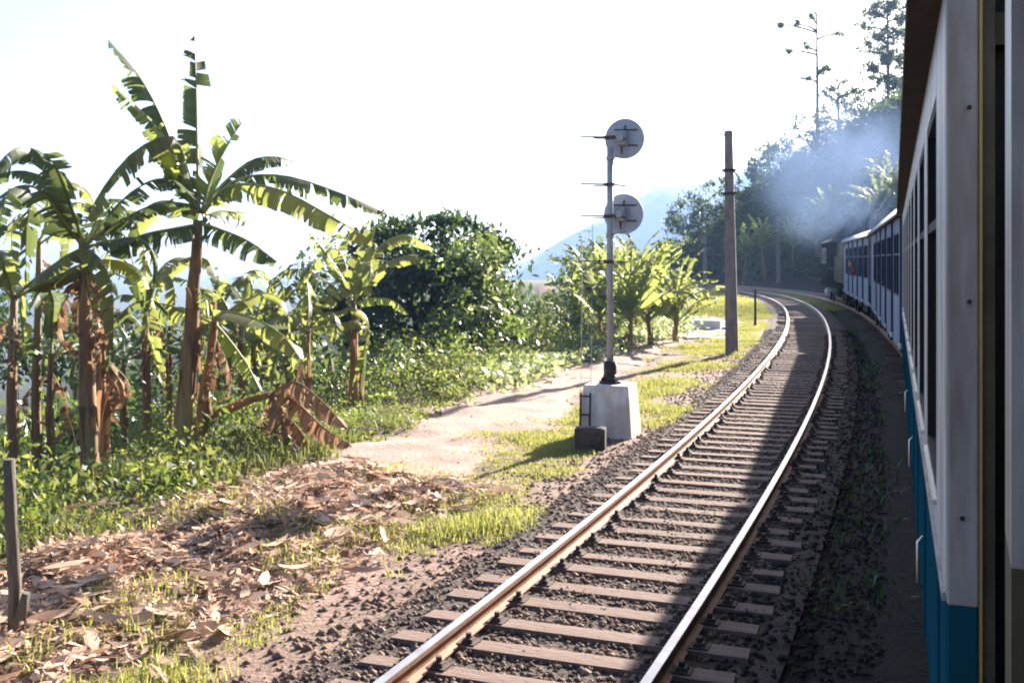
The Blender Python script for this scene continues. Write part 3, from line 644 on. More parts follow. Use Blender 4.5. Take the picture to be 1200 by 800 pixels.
def coach(side_pt, th, Lc, label, style, group='coaches of the blue and white train'):
    root = place('railway_coach', side_pt, th, label, 'railway coach'); root['group'] = group
    blue_to = 1.80 if style == 'band' else 0
    T = 0.10; body = 'coach_white' if style == 'band' else 'coach_pale'
    if style == 'band': u0, pitch, ww, zs, zt = 0.80, 1.75, 1.22, 1.95, 3.46
    else: u0, pitch, ww, zs, zt = 1.15, 3.55, 2.2, 2.02, 3.42
    wins = []; u = u0
    while u + ww < Lc - 0.5: wins.append((u, u + ww)); u += pitch
    for sgn in (1, -1):
        y0, y1 = (HW - T, HW) if sgn > 0 else (-HW, -HW + T)
        m = MB()
        if style == 'band':
            m.box((0, y0, ZB), (Lc, y1, blue_to)); m.build('lower_panel', 'coach_blue', root)
            m = MB(); m.box((0, y0, blue_to), (Lc, y1, zs)); m.build('waist_panel', 'coach_white', root)
        else: m.box((0, y0, ZB), (Lc, y1, zs)); m.build('lower_panel', body, root)
        m = MB(); m.box((0, y0, zt), (Lc, y1, ZE)); m.build('cant_panel', body, root)
        edges = [0] + [e for w in wins for e in w] + [Lc]
        for i in range(0, len(edges), 2):
            m = MB(); m.box((edges[i], y0, zs), (edges[i + 1], y1, zt)); m.build('pillar', body, root)
        for i, (a, c) in enumerate(wins):
            yo = sgn * HW
            f = MB(); e = 0.045; ya, yb = sorted((yo - sgn * 0.099, yo - sgn * 0.002))
            f.box((a, ya, zs), (c, yb, zs + e)); f.box((a, ya, zt - e), (c, yb, zt)); f.box((a, ya, zs + e), (a + e, yb, zt - e)); f.box((c - e, ya, zs + e), (c, yb, zt - e)); zm = zt - 0.48
            f.box((a + e, ya + .003, zm - 0.02), (c - e, yb - .003, zm + 0.02))
            if style != 'band': f.box(((a + c) / 2 - .04, ya + .004, zs + e), ((a + c) / 2 + .04, yb - .004, zt - e))
            fo = f.build('window', 'rubber' if style == 'band' else 'frame_dark', root)
            for (za, zb) in ((zs + e, zm - .02), (zm + .02, zt - e)):
                g = MB(); ga, gb = sorted((yo - sgn * 0.09, yo - sgn * 0.08)); g.box((a + e, ga, za), (c - e, gb, zb)); g.build('pane', 'glass', fo)
        if style != 'band':
            ends = [(0.0, 0.75)] + [(w[1] + 0.16, w[1] + pitch - ww - 0.16) for w in wins[:-1]] + [(Lc - 0.55, Lc)]
            for (a, c) in ends:
                ya, yb = sorted((sgn * HW, sgn * (HW + 0.006))); m = MB(); m.box((a, ya, ZB), (c, yb, ZE)); m.build('stripe', 'stripe_blue', root)
                ya, yb = sorted((sgn * (HW + .006), sgn * (HW + 0.05))); m = MB(); m.box((a + .15, ya, 1.02), (a + .40, yb, 1.12)); m.build('bracket', 'loco_light', root)
        else:
            for (a, c) in wins:
                ya, yb = sorted((sgn * HW, sgn * (HW + 0.03))); m = MB(); m.box((a - .03, ya, zs - 0.035), (c + .03, yb - .015, zs - 0.015)); m.build('sill', 'chrome', root)
            for (a) in (2.7, 6.2, 9.7):
                m = MB(); m.tube([(a, sgn * (HW + .0), 1.05), (a, sgn * (HW + .03), 1.08), (a, sgn * (HW + .03), 1.30), (a, sgn * HW, 1.33)], 0.009, 6); m.build('hand_grip', 'chrome', root)
        ya, yb = sorted((sgn * (HW - .02), sgn * (HW + 0.11))); m = MB(); m.box((0, ya, ZE), (Lc, yb, ZE + 0.05)); m.build('gutter', 'eave_brown', root)
    # roof
    m = MB(); prof = []; n = 16; R_ = HW + 0.112
    for i in range(n + 1):
        a = math.pi * i / n; prof.append((R_ * math.cos(a), ZE + 0.05 + 0.42 * math.sin(a) ** 0.8))
    i0 = len(m.v)
    for u in (0, Lc): m.v += [(u, y, z) for y, z in prof]
    m.smooth = True
    for j in range(n): m.face([i0 + j, i0 + j + 1, i0 + n + 2 + j, i0 + n + 1 + j])
    m.smooth = False; m.face([i0 + j for j in range(n + 1)]); m.face([i0 + n + 1 + j for j in range(n + 1)][::-1])
    ro = m.build('roof', 'roof_grey', root)
    for u in np.arange(2.5, Lc - 1, 4.2):
        v = MB(); v.cyl((u, 0, ZE + .42), (u, 0, ZE + .60), 0.16, 12, 0.12); v.build('vent', 'roof_grey', ro)
    m = MB(); m.box((0.05, -HW + T, 0.88), (Lc - .05, HW - T, 1.02)); m.box((Lc * .3, -1.0, 0.45), (Lc * .42, 1.1, 0.88)); m.box((Lc * .55, -1.1, 0.5), (Lc * .66, 1.05, 0.88)); m.build('underframe', 'under', root)
    m = MB(); m.box((0.05, -HW + T + .001, 3.5), (Lc - .05, HW - T - .001, 3.6)); m.build('ceiling', 'olive', root)
    bogie(root, 3.0); bogie(root, Lc - 3.0)
    for (ua, ub) in ((0.12, 0.18), (Lc - .18, Lc - .12)):
        m = MB(); m.box((ua, -HW + T, 1.02), (ub, HW - T, ZE - .004)); m.build('end_wall', 'rubber', root)
    # corner posts: painted grey above the waist and blue below, brass edging
    for uu, dirn in ((0.0, -1), (Lc, 1)):
        for sgn in (1, -1):
            ya, yb = sorted((sgn * (HW - 0.002), sgn * (HW - 0.092)))
            ua, ub = sorted((uu + dirn * 0.03, uu - dirn * 0.12)); zc = 1.78
            m = MB(); m.box((ua, ya, zc), (ub, yb, ZE - .006)); m.build('corner_post', 'coach_grey', root, 0.008)
            m = MB(); m.box((ua, ya, ZB + .003), (ub, yb, zc)); m.build('corner_post', 'coach_blue', root, 0.008)
            ya, yb = sorted((sgn * (HW - 0.093), sgn * (HW - 0.102))); m = MB(); m.box((ua - .004, ya, ZB + .02), (ub + .004, yb, ZE - .01)); m.build('edging', 'gold', root)
            ya, yb = sorted((sgn * (HW - 0.103), sgn * (HW - 0.138))); m = MB(); m.box((ua + .01, ya, ZB + .02), (ub, yb, ZE - .01)); m.build('door_jamb', 'olive', root)
    if style == 'band':
        for zz in (1.3, 2.05, 2.71, 3.30):
            for yy in (HW - .045 - .02 * (zz > 2.5),):
                m = MB(); m.cyl((-.042, yy, zz), (-.028, yy, zz), .007, 8); m.build('bolt', 'under', root)
        for sgn in (1, -1):
            ya, yb = sorted((sgn * HW, sgn * (HW + .012))); m = MB(); m.box((0, ya, 1.785), (Lc, yb, 1.81)); m.build('belt_rail', 'coach_grey', root)
            for u in np.arange(.45, Lc, 1.75):
                m = MB(); m.box((u, ya, ZB), (u + .05, yb - .004, 1.78)); m.build('seam_strip', 'coach_blue', root)
    # gangway to the next coach
    for k in range(7):
        m = MB(); u = Lc + 0.02 + 0.26 * k if style != 'none' else 0; q = 0.03 if k % 2 else 0
        m.box((u, -0.62 + q, 1.05 + q), (u + 0.26, 0.62 - q, 3.35 - q))
        if k < 4 or style == 'own': m.build('bellows_fold', 'rubber', root)
    return root
def side_heading(a, b): return math.atan2(b[0] - a[0], b[1] - a[1])
A1, B1 = (1.34, 3.34), (7.48, 20.70); A2, B2 = (7.80, 21.62), (13.74, 41.4); A3, B3 = (14.02, 42.35), (18.85, 61.5)
t1, t2_, t3 = side_heading(A1, B1), side_heading(A2, B2), side_heading(A3, B3)
c1 = coach(A1, t1, math.dist(A1, B1), 'nearest pale grey coach ahead with bright blue band below its windows', 'band')
c2 = coach(A2, t2_, math.dist(A2, B2), 'middle coach, white with dark blue vertical stripes between windows', 'stripe')
c3 = coach(A3, t3, math.dist(A3, B3), 'far white coach with blue stripes, coupled behind the locomotive', 'stripe')
# the coach the picture is taken from: only the corner of it shows at the right edge
tO = R(22.5); F0 = (0.707, 1.55); LO = 18.6
AO = (F0[0] - LO * math.sin(tO), F0[1] - LO * math.cos(tO))
own = place('railway_coach', AO, tO, 'pale coach corner with round-cornered door window at the right edge', 'railway coach'); own['group'] = 'coaches of the blue and white train'
def own_coach():
    T = 0.05; du = LO
    W0, W1, Z0, Z1 = du - 0.80, du - 0.235, 2.585, 3.055
    m = MB()     # side with the rounded window opening left out as four panels plus the open window that is leaned out of
    m.box((0, HW - T, ZB), (du, HW, 1.78)); m.build('lower_panel', 'coach_blue', own)
    m = MB(); m.box((0, HW - T, 1.78), (du, HW, 1.95)); m.build('waist_panel', 'olive', own)
    m = MB(); m.box((0, HW - T, 3.46), (du, HW, ZE)); m.build('cant_panel', 'coach_white', own)
    m = MB(); m.box((du - .20, HW - T, 2.45), (du, HW, 3.46)); m.build('pillar', 'coach_grey', own)
    m = MB(); m.box((du - .20, HW - T, 1.95), (du, HW, 2.45)); m.build('pillar', 'olive', own)
    m = MB(); m.box((du - 1.05, HW - T, 1.95), (du - .86, HW, 3.46)); m.build('pillar', 'coach_white', own)
    m = MB(); m.box((du - .86, HW - T - .03, 1.95), (du - .20, HW - .03, 2.56)); m.box((du - .86, HW - T - .03, 3.08), (du - .20, HW - .03, 3.46)); m.box((du - .86, HW - T - .03, 2.56), (du - .82, HW - .03, 3.08)); m.box((du - .23, HW - T - .03, 2.56), (du - .20, HW - .03, 3.08))
    door = m.build('door', 'olive', own)
    ring = []; r = 0.11
    for (cx_, cz_, a0) in ((W1 - r, Z1 - r, 0), (W0 + r, Z1 - r, 90), (W0 + r, Z0 + r, 180), (W1 - r, Z0 + r, 270)):
        for q in range(7): a = R(a0 + q * 15); ring.append((cx_ + r * math.cos(a), HW - .03, cz_ + r * math.sin(a)))
    m = MB(); m.tube(ring + [ring[0]], 0.017, 7, False); m.build('window_frame', 'loco_light', door)
    m = MB(); m.v = [(x, y - .02, z) for x, y, z in ring] + [(x, y - .03, z) for x, y, z in ring]; n = len(ring)
    m.face(list(range(n))[::-1]); m.face(list(range(n, 2 * n)))
    for i in range(n): m.face([i, (i + 1) % n, n + (i + 1) % n, n + i])
    m.build('pane', 'glass', door)
    u = du - 2.15
    while u > 1:
        m = MB(); m.box((u - .5, HW - T, 1.95), (u, HW, 3.46)); m.build('pillar', 'coach_white', own)
        if u < du - 3:
            m = MB(); m.box((u, HW - .03, 1.95), (u + 1.25, HW - .02, 3.46)); m.build('pane', 'glass', own)
        u -= 1.75
    m = MB(); m.box((0, HW - T, 1.95), (u + 1.25 if u + 1.25 > .3 else .3, HW, 3.46)); m.build('pillar', 'coach_white', own)
    m = MB(); m.box((0, -HW, ZB), (du, -HW + T, 1.95)); m.box((0, -HW, 3.3), (du, -HW + T, ZE)); m.build('far_side', 'coach_white', own)
    m = MB(); m.box((0, HW - .02, ZE), (du, HW + .11, ZE + .05)); m.box((0, -HW - .11, ZE), (du, -HW + .02, ZE + .05)); m.build('gutter', 'eave_brown', own)
    m = MB(); m.box((0, -HW - .1, ZE + .05), (du, HW + .1, ZE + .3), (0, -HW + .25, du, HW - .25)); m.build('roof', 'roof_grey', own)
    m = MB(); m.box((0.05, -HW + T, .88), (du - .05, HW - T, 1.02)); m.build('underframe', 'under', own)
    m = MB(); m.box((du - .08, -HW + T, 1.02), (du - .03, HW - T - .08, ZE - .004)); m.build('end_wall', 'olive', own)
    bogie(own, 3.0); bogie(own, du - 3.0)
    for k in range(7):
        m = MB(); q = 0.03 if k % 2 else 0; m.box((du + .0 + .26 * k, -.62 + q, 1.05 + q), (du + .26 * k + .26, .62 - q, 3.35 - q)); m.build('bellows_fold', 'rubber', own)
own_coach()

def loco():
    s0, s1 = 64.6, 78.4; a = line(s0, float(np.interp(s0, S, OFF)) - HW); b_ = line(s1, float(np.interp(s1, S, OFF)) - HW)
    th = side_heading((float(a[0]), float(a[1])), (float(b_[0]), float(b_[1]))); Lc = math.hypot(float(b_[0] - a[0]), float(b_[1] - a[1]))
    root = place('diesel_locomotive', (float(a[0]), float(a[1])), th, 'dark diesel locomotive with tan hood heading the train round the bend', 'locomotive')
    m = MB(); m.box((0, -1.38, 1.05), (Lc, 1.38, 1.35)); m.build('frame', 'loco_dark', root, .02)
    m = MB(); m.box((0.6, -.95, 1.35), (Lc - 4.6, .95, 3.85), (0.6, -.75, Lc - 4.6, .75)); m.build('hood', 'loco_yellow', root, .06)
    for u in np.arange(1.2, Lc - 5.4, 1.15):
        m = MB(); m.box((u, .88, 1.6), (u + .85, .965, 3.0)); m.build('hood_door', 'loco_yellow', root, .01)
    m = MB(); m.box((Lc - 4.55, -1.40, 1.35), (Lc - 1.0, 1.40, 3.90)); cab = m.build('cab', 'loco_dark', root, .05)
    m = MB(); m.box((Lc - 4.7, -1.48, 3.905), (Lc - .85, 1.48, 4.12), (Lc - 4.6, -1.0, Lc - .95, 1.0)); m.build('cab_roof', 'loco_roof', root, .04)
    for (u0, u1) in ((Lc - 4.3, Lc - 3.1), (Lc - 2.7, Lc - 1.4)):
        m = MB(); z0, z1 = 2.55, 3.55; e = .05
        m.box((u0, 1.40, z0), (u1, 1.425, z0 + e)); m.box((u0, 1.40, z1 - e), (u1, 1.425, z1)); m.box((u0, 1.40, z0 + e), (u0 + e, 1.425, z1 - e)); m.box((u1 - e, 1.40, z0 + e), (u1, 1.425, z1 - e))
        w = m.build('window', 'signal_grey', cab); g = MB(); g.box((u0 + e, 1.402, z0 + e), (u1 - e, 1.412, z1 - e)); g.build('pane', 'glass', w)
    m = MB(); m.box((Lc - .98, -.85, 1.35), (Lc - .1, .85, 2.3)); m.build('nose', 'loco_yellow', root, .06)
    m = MB(); m.box((Lc - 9.2, -.35, 3.8), (Lc - 8.2, .35, 4.2)); m.build('exhaust_stack', 'loco_dark', root, .03)
    m = MB(); m.cyl((Lc / 2 - 1.9, .75, .72), (Lc / 2 + 1.9, .75, .72), .34, 16); m.build('fuel_tank', 'under', root)
    m = MB(); m.cyl((Lc - 3.2, 1.0, .62), (Lc - 1.8, 1.0, .62), .26, 14); m.build('air_reservoir', 'loco_light', root)
    for u in np.arange(.3, Lc - 4.4, 1.3):
        m = MB(); m.tube([(u, 1.34, 1.35), (u, 1.34, 2.25)], .014, 6); m.build('handrail_post', 'loco_roof', root)
    m = MB(); m.tube([(.3, 1.34, 2.25), (Lc - 4.6, 1.34, 2.25)], .014, 6); m.build('handrail', 'loco_roof', root)
    bogie(root, 2.6); bogie(root, Lc - 2.6)
loco()

def passenger():
    root = c3; th = t3; u = 10.3 / math.cos(th) * 0.97
    M = Matrix.Translation(Vector((A3[0] + HW * math.cos(th), A3[1] - HW * math.sin(th), 0))) @ Matrix.Rotation(math.pi / 2 - th, 4, 'Z')
    me = bpy.data.meshes.new('person'); pts = [(0, 1.05, 1.55), (0, 1.25, 1.95), (0, 1.43, 2.28), (0, 1.50, 2.42), (.03, 1.55, 2.52), (.04, 1.58, 2.66), (.20, 1.44, 2.30), (.27, 1.55, 2.10), (.12, 1.62, 2.04), (-.20, 1.42, 2.30), (-.27, 1.52, 2.10), (-.12, 1.60, 2.05)]
    ed = [(0, 1), (1, 2), (2, 3), (3, 4), (4, 5), (2, 6), (6, 7), (7, 8), (2, 9), (9, 10), (10, 11)]
    me.from_pydata([tuple(M @ Vector((p[0] + u, p[1] - .03, p[2]))) for p in pts], ed, []); me.materials.append(MATS['red_cloth'])
    o = link('person', me); tag(o, 'person in a red top leaning out of the far coach window', 'person')
    o.modifiers.new('skin', 'SKIN'); rads = [.17, .17, .14, .065, .085, .075, .07, .05, .035, .07, .05, .035]
    for v, r in zip(me.skin_vertices[0].data, rads): v.radius = (r, r)
    me.skin_vertices[0].data[0].use_root = True; ss = o.modifiers.new('sub', 'SUBSURF'); ss.levels = ss.render_levels = 1
    h = MB(); q = M @ Vector((u + .04, 1.56, 2.60)); h.tube([q + Vector((0, 0, -.13)), q + Vector((0, 0, -.08)), q, q + Vector((0, 0, .08)), q + Vector((0, 0, .13))], [.04, .085, .10, .085, .03], 10)
    hd = h.build('head', 'skin', o); h = MB(); q2 = q + Vector((.02, .02, .05)); h.tube([q2 + Vector((0, 0, -.03)), q2 + Vector((0, 0, .05)), q2 + Vector((0, 0, .10))], [.108, .10, .03], 10); h.build('hair', 'hair', hd)
passenger()

# ------------------------------------------------------------------ banana plants by the line
Yh = G(212, 545).y; K = Yh
def hl(pts, W, torn, droop, roll=0.0, m=('banana', 'midrib')):
    """leaf midrib from photo columns and rows plus a depth offset in metres"""
    return ([P(x, y, K + dz) for x, y, dz in pts], W, torn, droop, roll, m)
BD = ('banana_dark', 'midrib'); BF = ('banana_fresh', 'midrib'); DR = ('dry', 'dry')
heroes = [
    hl([(233, 250, 0), (231, 190, .05), (230, 110, .15), (228, 42, .35)], .30, .55, .30, .75, BD),
    hl([(230, 250, 0), (214, 205, .1), (190, 140, .3), (162, 88, .5), (127, 47, .7)], .36, .65, .7, .3, BD),
    hl([(226, 250, 0), (212, 200, -.1), (190, 158, -.3), (160, 125, -.6), (130, 98, -.9)], .28, .8, .7, .2, BF),
    hl([(230, 250, 0), (218, 195, -.1), (200, 160, -.3), (155, 180, -.6), (118, 225, -.9), (100, 262, -1.0)], .42, .6, .65, 0),
    hl([(236, 250, 0), (245, 215, .1), (258, 185, .2), (272, 160, .3), (284, 143, .4)], .36, .45, .3, .9, BF),
    hl([(238, 245, 0), (262, 215, .5), (295, 188, 1.0), (325, 184, 1.4), (345, 190, 1.7)], .26, .95, .9, 0, BD),
    hl([(238, 248, 0), (275, 212, .1), (330, 206, .3), (395, 225, .5), (452, 250, .7)], .34, .9, 1.0, 0, BD),
    hl([(238, 250, 0), (270, 218, -.3), (325, 222, -.7), (385, 252, -1.1), (442, 286, -1.5)], .40, .7, .85, 0),
    hl([(236, 262, 0), (255, 268, -.2), (290, 282, -.6), (325, 307, -1.0)], .36, .6, .7, 0, BD),
    hl([(230, 264, 0), (205, 268, -.3), (165, 276, -.7), (128, 296, -1.0)], .38, .6, .7, 0, BD),
    hl([(238, 252, 0), (258, 246, .5), (280, 252, .9), (297, 262, 1.2)], .28, .7, .7, 0),
    hl([(228, 252, 0), (200, 236, .5), (170, 245, 1.0), (150, 285, 1.4)], .34, .7, .8, 0),
]
gA = G(211, 545); banana(gA, P(233, 258, K), 'tallest banana plant, torn leaves fanned against the sky on a long brown stem', 0, 2, heroes=heroes, stem_r=0.135, seed=3, dry=0)
gA2 = G(228, 536); banana(gA2, P(252, 372, gA2.y), 'short banana plant beside the tallest one with long arching green leaf', 3, 1.7, 'banana', stem_r=0.10, seed=4, dry=2, heroes=[
    ([P(250, 378, gA2.y), P(262, 366, gA2.y - .2), P(295, 372, gA2.y - .5), P(330, 392, gA2.y - .9), P(352, 420, gA2.y - 1.2)], .34, .3, .5, 0, ('banana', 'midrib')),
    ([P(252, 380, gA2.y), P(268, 398, gA2.y - .3), P(288, 425, gA2.y - .5), P(308, 462, gA2.y - .7)], .22, .5, .8, 0, BF)])
gB = G(104, 556); KB = gB.y
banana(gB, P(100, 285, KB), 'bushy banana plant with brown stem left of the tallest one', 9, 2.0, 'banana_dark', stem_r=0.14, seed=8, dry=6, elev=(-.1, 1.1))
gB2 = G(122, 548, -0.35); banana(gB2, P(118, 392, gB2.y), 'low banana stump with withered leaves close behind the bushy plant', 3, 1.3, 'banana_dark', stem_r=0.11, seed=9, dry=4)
def bp(px, pbase, ptop, Y, label, **kw):
    x = (px - 600) / F * Y; z = H(x, Y); kw.setdefault('seed', int(px)); kw.setdefault('stem_r', 0.088)
    return banana((x, Y, z), P(px + random.uniform(-6, 6), ptop, Y), label, **kw)
random.seed(21)
bp(174, 480, 335, 20, 'slim banana plant with orange stem seen between the two tallest stems', nl=7, L=1.7, matn='banana', dry=2)
bp(14, 520, 345, 15.5, 'banana plant cut by the left edge with ragged leaves', nl=8, L=1.7, matn='banana', dry=2)
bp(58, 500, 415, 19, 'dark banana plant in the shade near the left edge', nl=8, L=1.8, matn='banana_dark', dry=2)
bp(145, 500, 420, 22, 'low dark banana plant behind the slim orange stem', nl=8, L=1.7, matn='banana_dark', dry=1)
bp(285, 480, 400, 21, 'low banana plant just right of the tallest stem', nl=8, L=1.7, matn='banana', dry=1)
bp(322, 480, 430, 24, 'small banana plant in shade under the arching leaf', nl=8, L=1.6, matn='banana_dark', dry=1)
for px, top, Y, lab, mt_ in ((42, 280, 19, 'banana plant near the left edge between two dark ones', 'banana'), (198, 400, 23, 'banana plant behind the tallest stem', 'banana_dark'),
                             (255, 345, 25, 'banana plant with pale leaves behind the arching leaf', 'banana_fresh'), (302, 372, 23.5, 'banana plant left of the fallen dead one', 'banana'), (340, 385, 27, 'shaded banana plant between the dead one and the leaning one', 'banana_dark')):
    bp(px, 500, top, Y, lab, nl=7, L=1.6, matn=mt_, dry=2, elev=(-.1, 1.0))
gD = G(415, 476); KD = gD.y
banana(gD, P(414, 352, KD), 'slender banana plant with bare brown stem in front of the big dark tree', 5, 1.7, 'banana', stem_r=0.11, seed=31, dry=1, elev=(-.2, .7), heroes=[
    ([P(414, 352, KD), P(404, 330, KD), P(385, 300, KD - .2), P(362, 272, KD - .4)], .22, .8, 1.0, 0, BF),
    ([P(414, 352, KD), P(420, 320, KD), P(432, 290, KD + .1), P(440, 268, KD + .2)], .34, .3, .3, .8, ('banana', 'midrib')),
    ([P(415, 354, KD), P(440, 318, KD), P(475, 300, KD - .2), P(505, 305, KD - .3)], .28, .4, .6, 0, ('banana', 'midrib')),
    ([P(416, 356, KD), P(435, 350, KD - .2), P(460, 352, KD - .4), P(478, 368, KD - .6)], .20, .7, .9, 0, BF)])
bp(362, 490, 385, 22.5, 'leaning banana plant left of the slender one', nl=8, L=1.8, matn='banana', dry=2)
gF = G(424, 478); KF = gF.y
banana(gF, gF + Vector((0, 0, 0.25)), 'young banana shoot with broad bright upright leaf at the path edge', 2, 0.8, 'banana_fresh', stem_r=0.06, seed=33, dry=0, stem='stem_green', heroes=[
    ([gF + Vector((0, 0, .2)), gF + Vector((.02, 0, .5)), gF + Vector((.06, .05, .85)), gF + Vector((.08, .1, 1.25))], .22, .05, .15, 1.4, BF)])
# the sunlit clump where the path bends
for i, (px, top, Y, lab, L_) in enumerate([
    (738, 374, 38, 'sunlit banana plant right behind the signal mast', 2.5), (764, 376, 40, 'sunlit banana plant at the middle of the clump by the path bend', 2.4),
    (790, 378, 41, 'rightmost banana plant of the clump by the path bend', 2.1), (706, 372, 40, 'banana plant left of the signal mast in the sunlit clump', 2.3),
    (748, 360, 46, 'taller banana plant at the back of the sunlit clump', 2.6), (682, 384, 44, 'low banana plant at the left end of the sunlit clump', 2.0)]):
    bp(px, 400, top, Y, lab, nl=22, L=L_ * 1.05, matn='spray', dry=1, elev=(-.5, .75), group='banana clump at the path bend', seed=60 + i)
# fallen dead leaves and stalk
def gz(px, Y): x = (px - 600) / F * Y; return Vector((x, Y, H(x, Y)))
def dead_clump():
    g = G(330, 520); Yd = g.y - 1.1; g = gz(325, Yd); root = tag(empty('dead_banana_plant', g), 'fallen dead banana plant, brown leaves slumped beside the path', 'banana plant')
    b = MB(); pts = [P(238, 488, Yd + .3) - g, P(270, 478, Yd + .1) - g, P(300, 466, Yd) - g, P(318, 462, Yd - .1) - g]; b.tube(pts, [.075, .07, .06, .05], 8); b.build('pseudostem', 'dry', root)
    for i, c in enumerate([[(318, 462, 0), (345, 448, -.3), (375, 468, -.6), (405, 500, -.9)], [(316, 462, 0), (345, 470, -.3), (378, 500, -.5), (412, 522, -.7)], [(318, 462, 0), (330, 490, -.3), (345, 530, -.5), (362, 560, -.7)],
                           [(316, 462, 0), (322, 490, .2), (320, 525, .3), (312, 556, .3)], [(318, 462, 0), (338, 455, .4), (362, 480, .7), (380, 512, .9)], [(318, 460, 0), (328, 478, -.2), (352, 505, -.3), (376, 545, -.3)]]):
        link('leaf', banana_leaf_mesh([P(x, y, Yd + d) - g for x, y, d in c], .34, .6, 1.0, 0, ('dry', 'dry'), 500 + i), root)
dead_clump()

# ------------------------------------------------------------------ trees
def PB(px, py, Y, rx, ry, rz): return (P(px, py, Y), (rx * Y / F, ry, rz * Y / F))
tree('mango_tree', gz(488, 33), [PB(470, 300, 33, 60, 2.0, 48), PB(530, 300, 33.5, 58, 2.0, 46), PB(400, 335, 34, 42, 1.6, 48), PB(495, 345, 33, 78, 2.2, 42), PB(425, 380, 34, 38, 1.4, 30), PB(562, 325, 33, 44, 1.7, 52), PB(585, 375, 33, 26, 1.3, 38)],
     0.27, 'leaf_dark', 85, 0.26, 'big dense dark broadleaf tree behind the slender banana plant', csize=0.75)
tree('broadleaf_tree', gz(545, 30.5), [PB(562, 330, 30.5, 46, 1.4, 58), PB(552, 385, 30.5, 40, 1.2, 28), PB(588, 375, 31, 26, 1.1, 42)], 0.085, 'leaf_mid', 70, 0.22,
     'glossy leaved tree with thin twin stems at the right of the big dark tree', csize=0.6, second='pale_leaf')
tree('olive_tree', gz(415, 40), [PB(425, 300, 40, 45, 1.8, 36), PB(455, 315, 40, 28, 1.5, 30)], 0.15, 'leaf_light', 26, 0.25, 'light olive tree peeking over the slender banana plant', csize=0.7)
tree('round_tree', gz(690, 60), [PB(682, 305, 60, 34, 2.4, 26), PB(712, 312, 60, 28, 2.2, 28), PB(665, 335, 60, 24, 2.0, 26), PB(700, 350, 60, 40, 2.2, 25)], 0.2, 'leaf_mid', 20, 0.32, 'small round tree behind the signal mast and banana clump', csize=0.8)
tree('roadside_tree', gz(640, 44), [PB(640, 375, 44, 42, 2, 36), PB(618, 395, 43, 32, 1.8, 36), PB(660, 395, 44, 30, 1.8, 30)], 0.14, 'leaf_far', 24, 0.28, 'bushy dark tree between the big tree and the banana clump', csize=0.7)
tree('valley_tree', gz(330, 44), [PB(335, 400, 44, 55, 2.2, 30), PB(290, 410, 44, 40, 2, 26)], 0.15, 'leaf_mid', 18, 0.3, 'low tree down the slope behind the arching banana leaf', csize=0.8)
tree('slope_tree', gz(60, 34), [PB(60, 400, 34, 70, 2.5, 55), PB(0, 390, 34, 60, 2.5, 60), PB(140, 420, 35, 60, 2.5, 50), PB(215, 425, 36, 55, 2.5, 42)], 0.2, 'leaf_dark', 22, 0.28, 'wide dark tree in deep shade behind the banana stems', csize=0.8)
# trees standing out on the hillside beyond the bend
hill_trees = [
    (808, 250, 150, 26, 24, 'leaf_far', 'low round tree at the foot of the hill beyond the bend'),
    (850, 232, 152, 30, 26, 'leaf_far', 'dark spreading tree just right of the tall pole on the hill'),
    (890, 222, 148, 26, 22, 'leaf_mid', 'paler tree below the ridge on the hill'),
    (905, 190, 152, 26, 30, 'leaf_far', 'dark tree on the hill edge above the smoke'),
    (942, 165, 154, 28, 30, 'leaf_far', 'tall dark tree on the ridge left of the smoke'),
    (985, 140, 156, 30, 26, 'leaf_far', 'bushy tree on the ridge above the smoke plume'),
    (1035, 115, 158, 38, 30, 'leaf_far', 'wide tree on the ridge next to the coach roof'),
    (870, 272, 140, 40, 30, 'leaf_far', 'dark tree low on the hill behind the tall pole'),
    (800, 290, 138, 30, 26, 'leaf_far', 'dark tree at the left foot of the hill'),
]
for px, py, Y, rx, rz, lm, lab in hill_trees:
    b_ = gz(px, Y); c = P(px, py, Y)
    tree('hillside_tree', b_, [PB(px, py, Y, rx, 3.2, rz), PB(px - rx * .6, py + rz * .5, Y, rx * .6, 2.4, rz * .6), PB(px + rx * .6, py + rz * .4, Y, rx * .65, 2.4, rz * .65)], 0.25, lm, 9, 0.55, lab, group='trees on the hillside', csize=1.1)
def eucalyptus(px, py_base, py_top, Y, label, puffs, lean=0):
    c = P(px, py_base, Y); b_ = gz(px, Y); top = P(px + lean, py_top, Y); root = tag(empty('eucalyptus_tree', b_), label, 'tree', 'tall thin trees on the ridge')
    m = MB(); m.tube([Vector((0, 0, -.3)), (top - b_) * .5 + Vector((.1, 0, 0)), top - b_], [.30, .22, .11], 7); pts = []
    for (x, y, r_) in puffs:
        q = P(x, y, Y + random.uniform(-1.5, 1.5)) - b_; t = max(.15, min(.97, (q.z - .8) / max(.1, (top - b_).z))); st = (top - b_) * t
        m.tube(limb_pts(st, q, n=4), [.17, .14, .11, .08], 5); pts.append(crown_points([(tuple(q), (r_ * Y / F, r_ * Y / F, r_ * .75 * Y / F))], 16, .9, csize=.8))
    m.build('trunk', 'bark', root); pts = np.concatenate(pts); V, fq = leaves(pts, .5 * rng.uniform(.6, 1.3, len(pts)), .35, 0); link('crown', npmesh('crown', V, fq, 'leaf_far'), root)
random.seed(4)
eucalyptus(957, 160, 16, 155, 'thin sparse tree rising from the ridge into the white sky', [(935, 28, 7), (950, 20, 6), (945, 55, 7), (962, 85, 9), (948, 92, 7), (968, 80, 5), (925, 60, 4), (985, 40, 4), (915, 30, 4)])
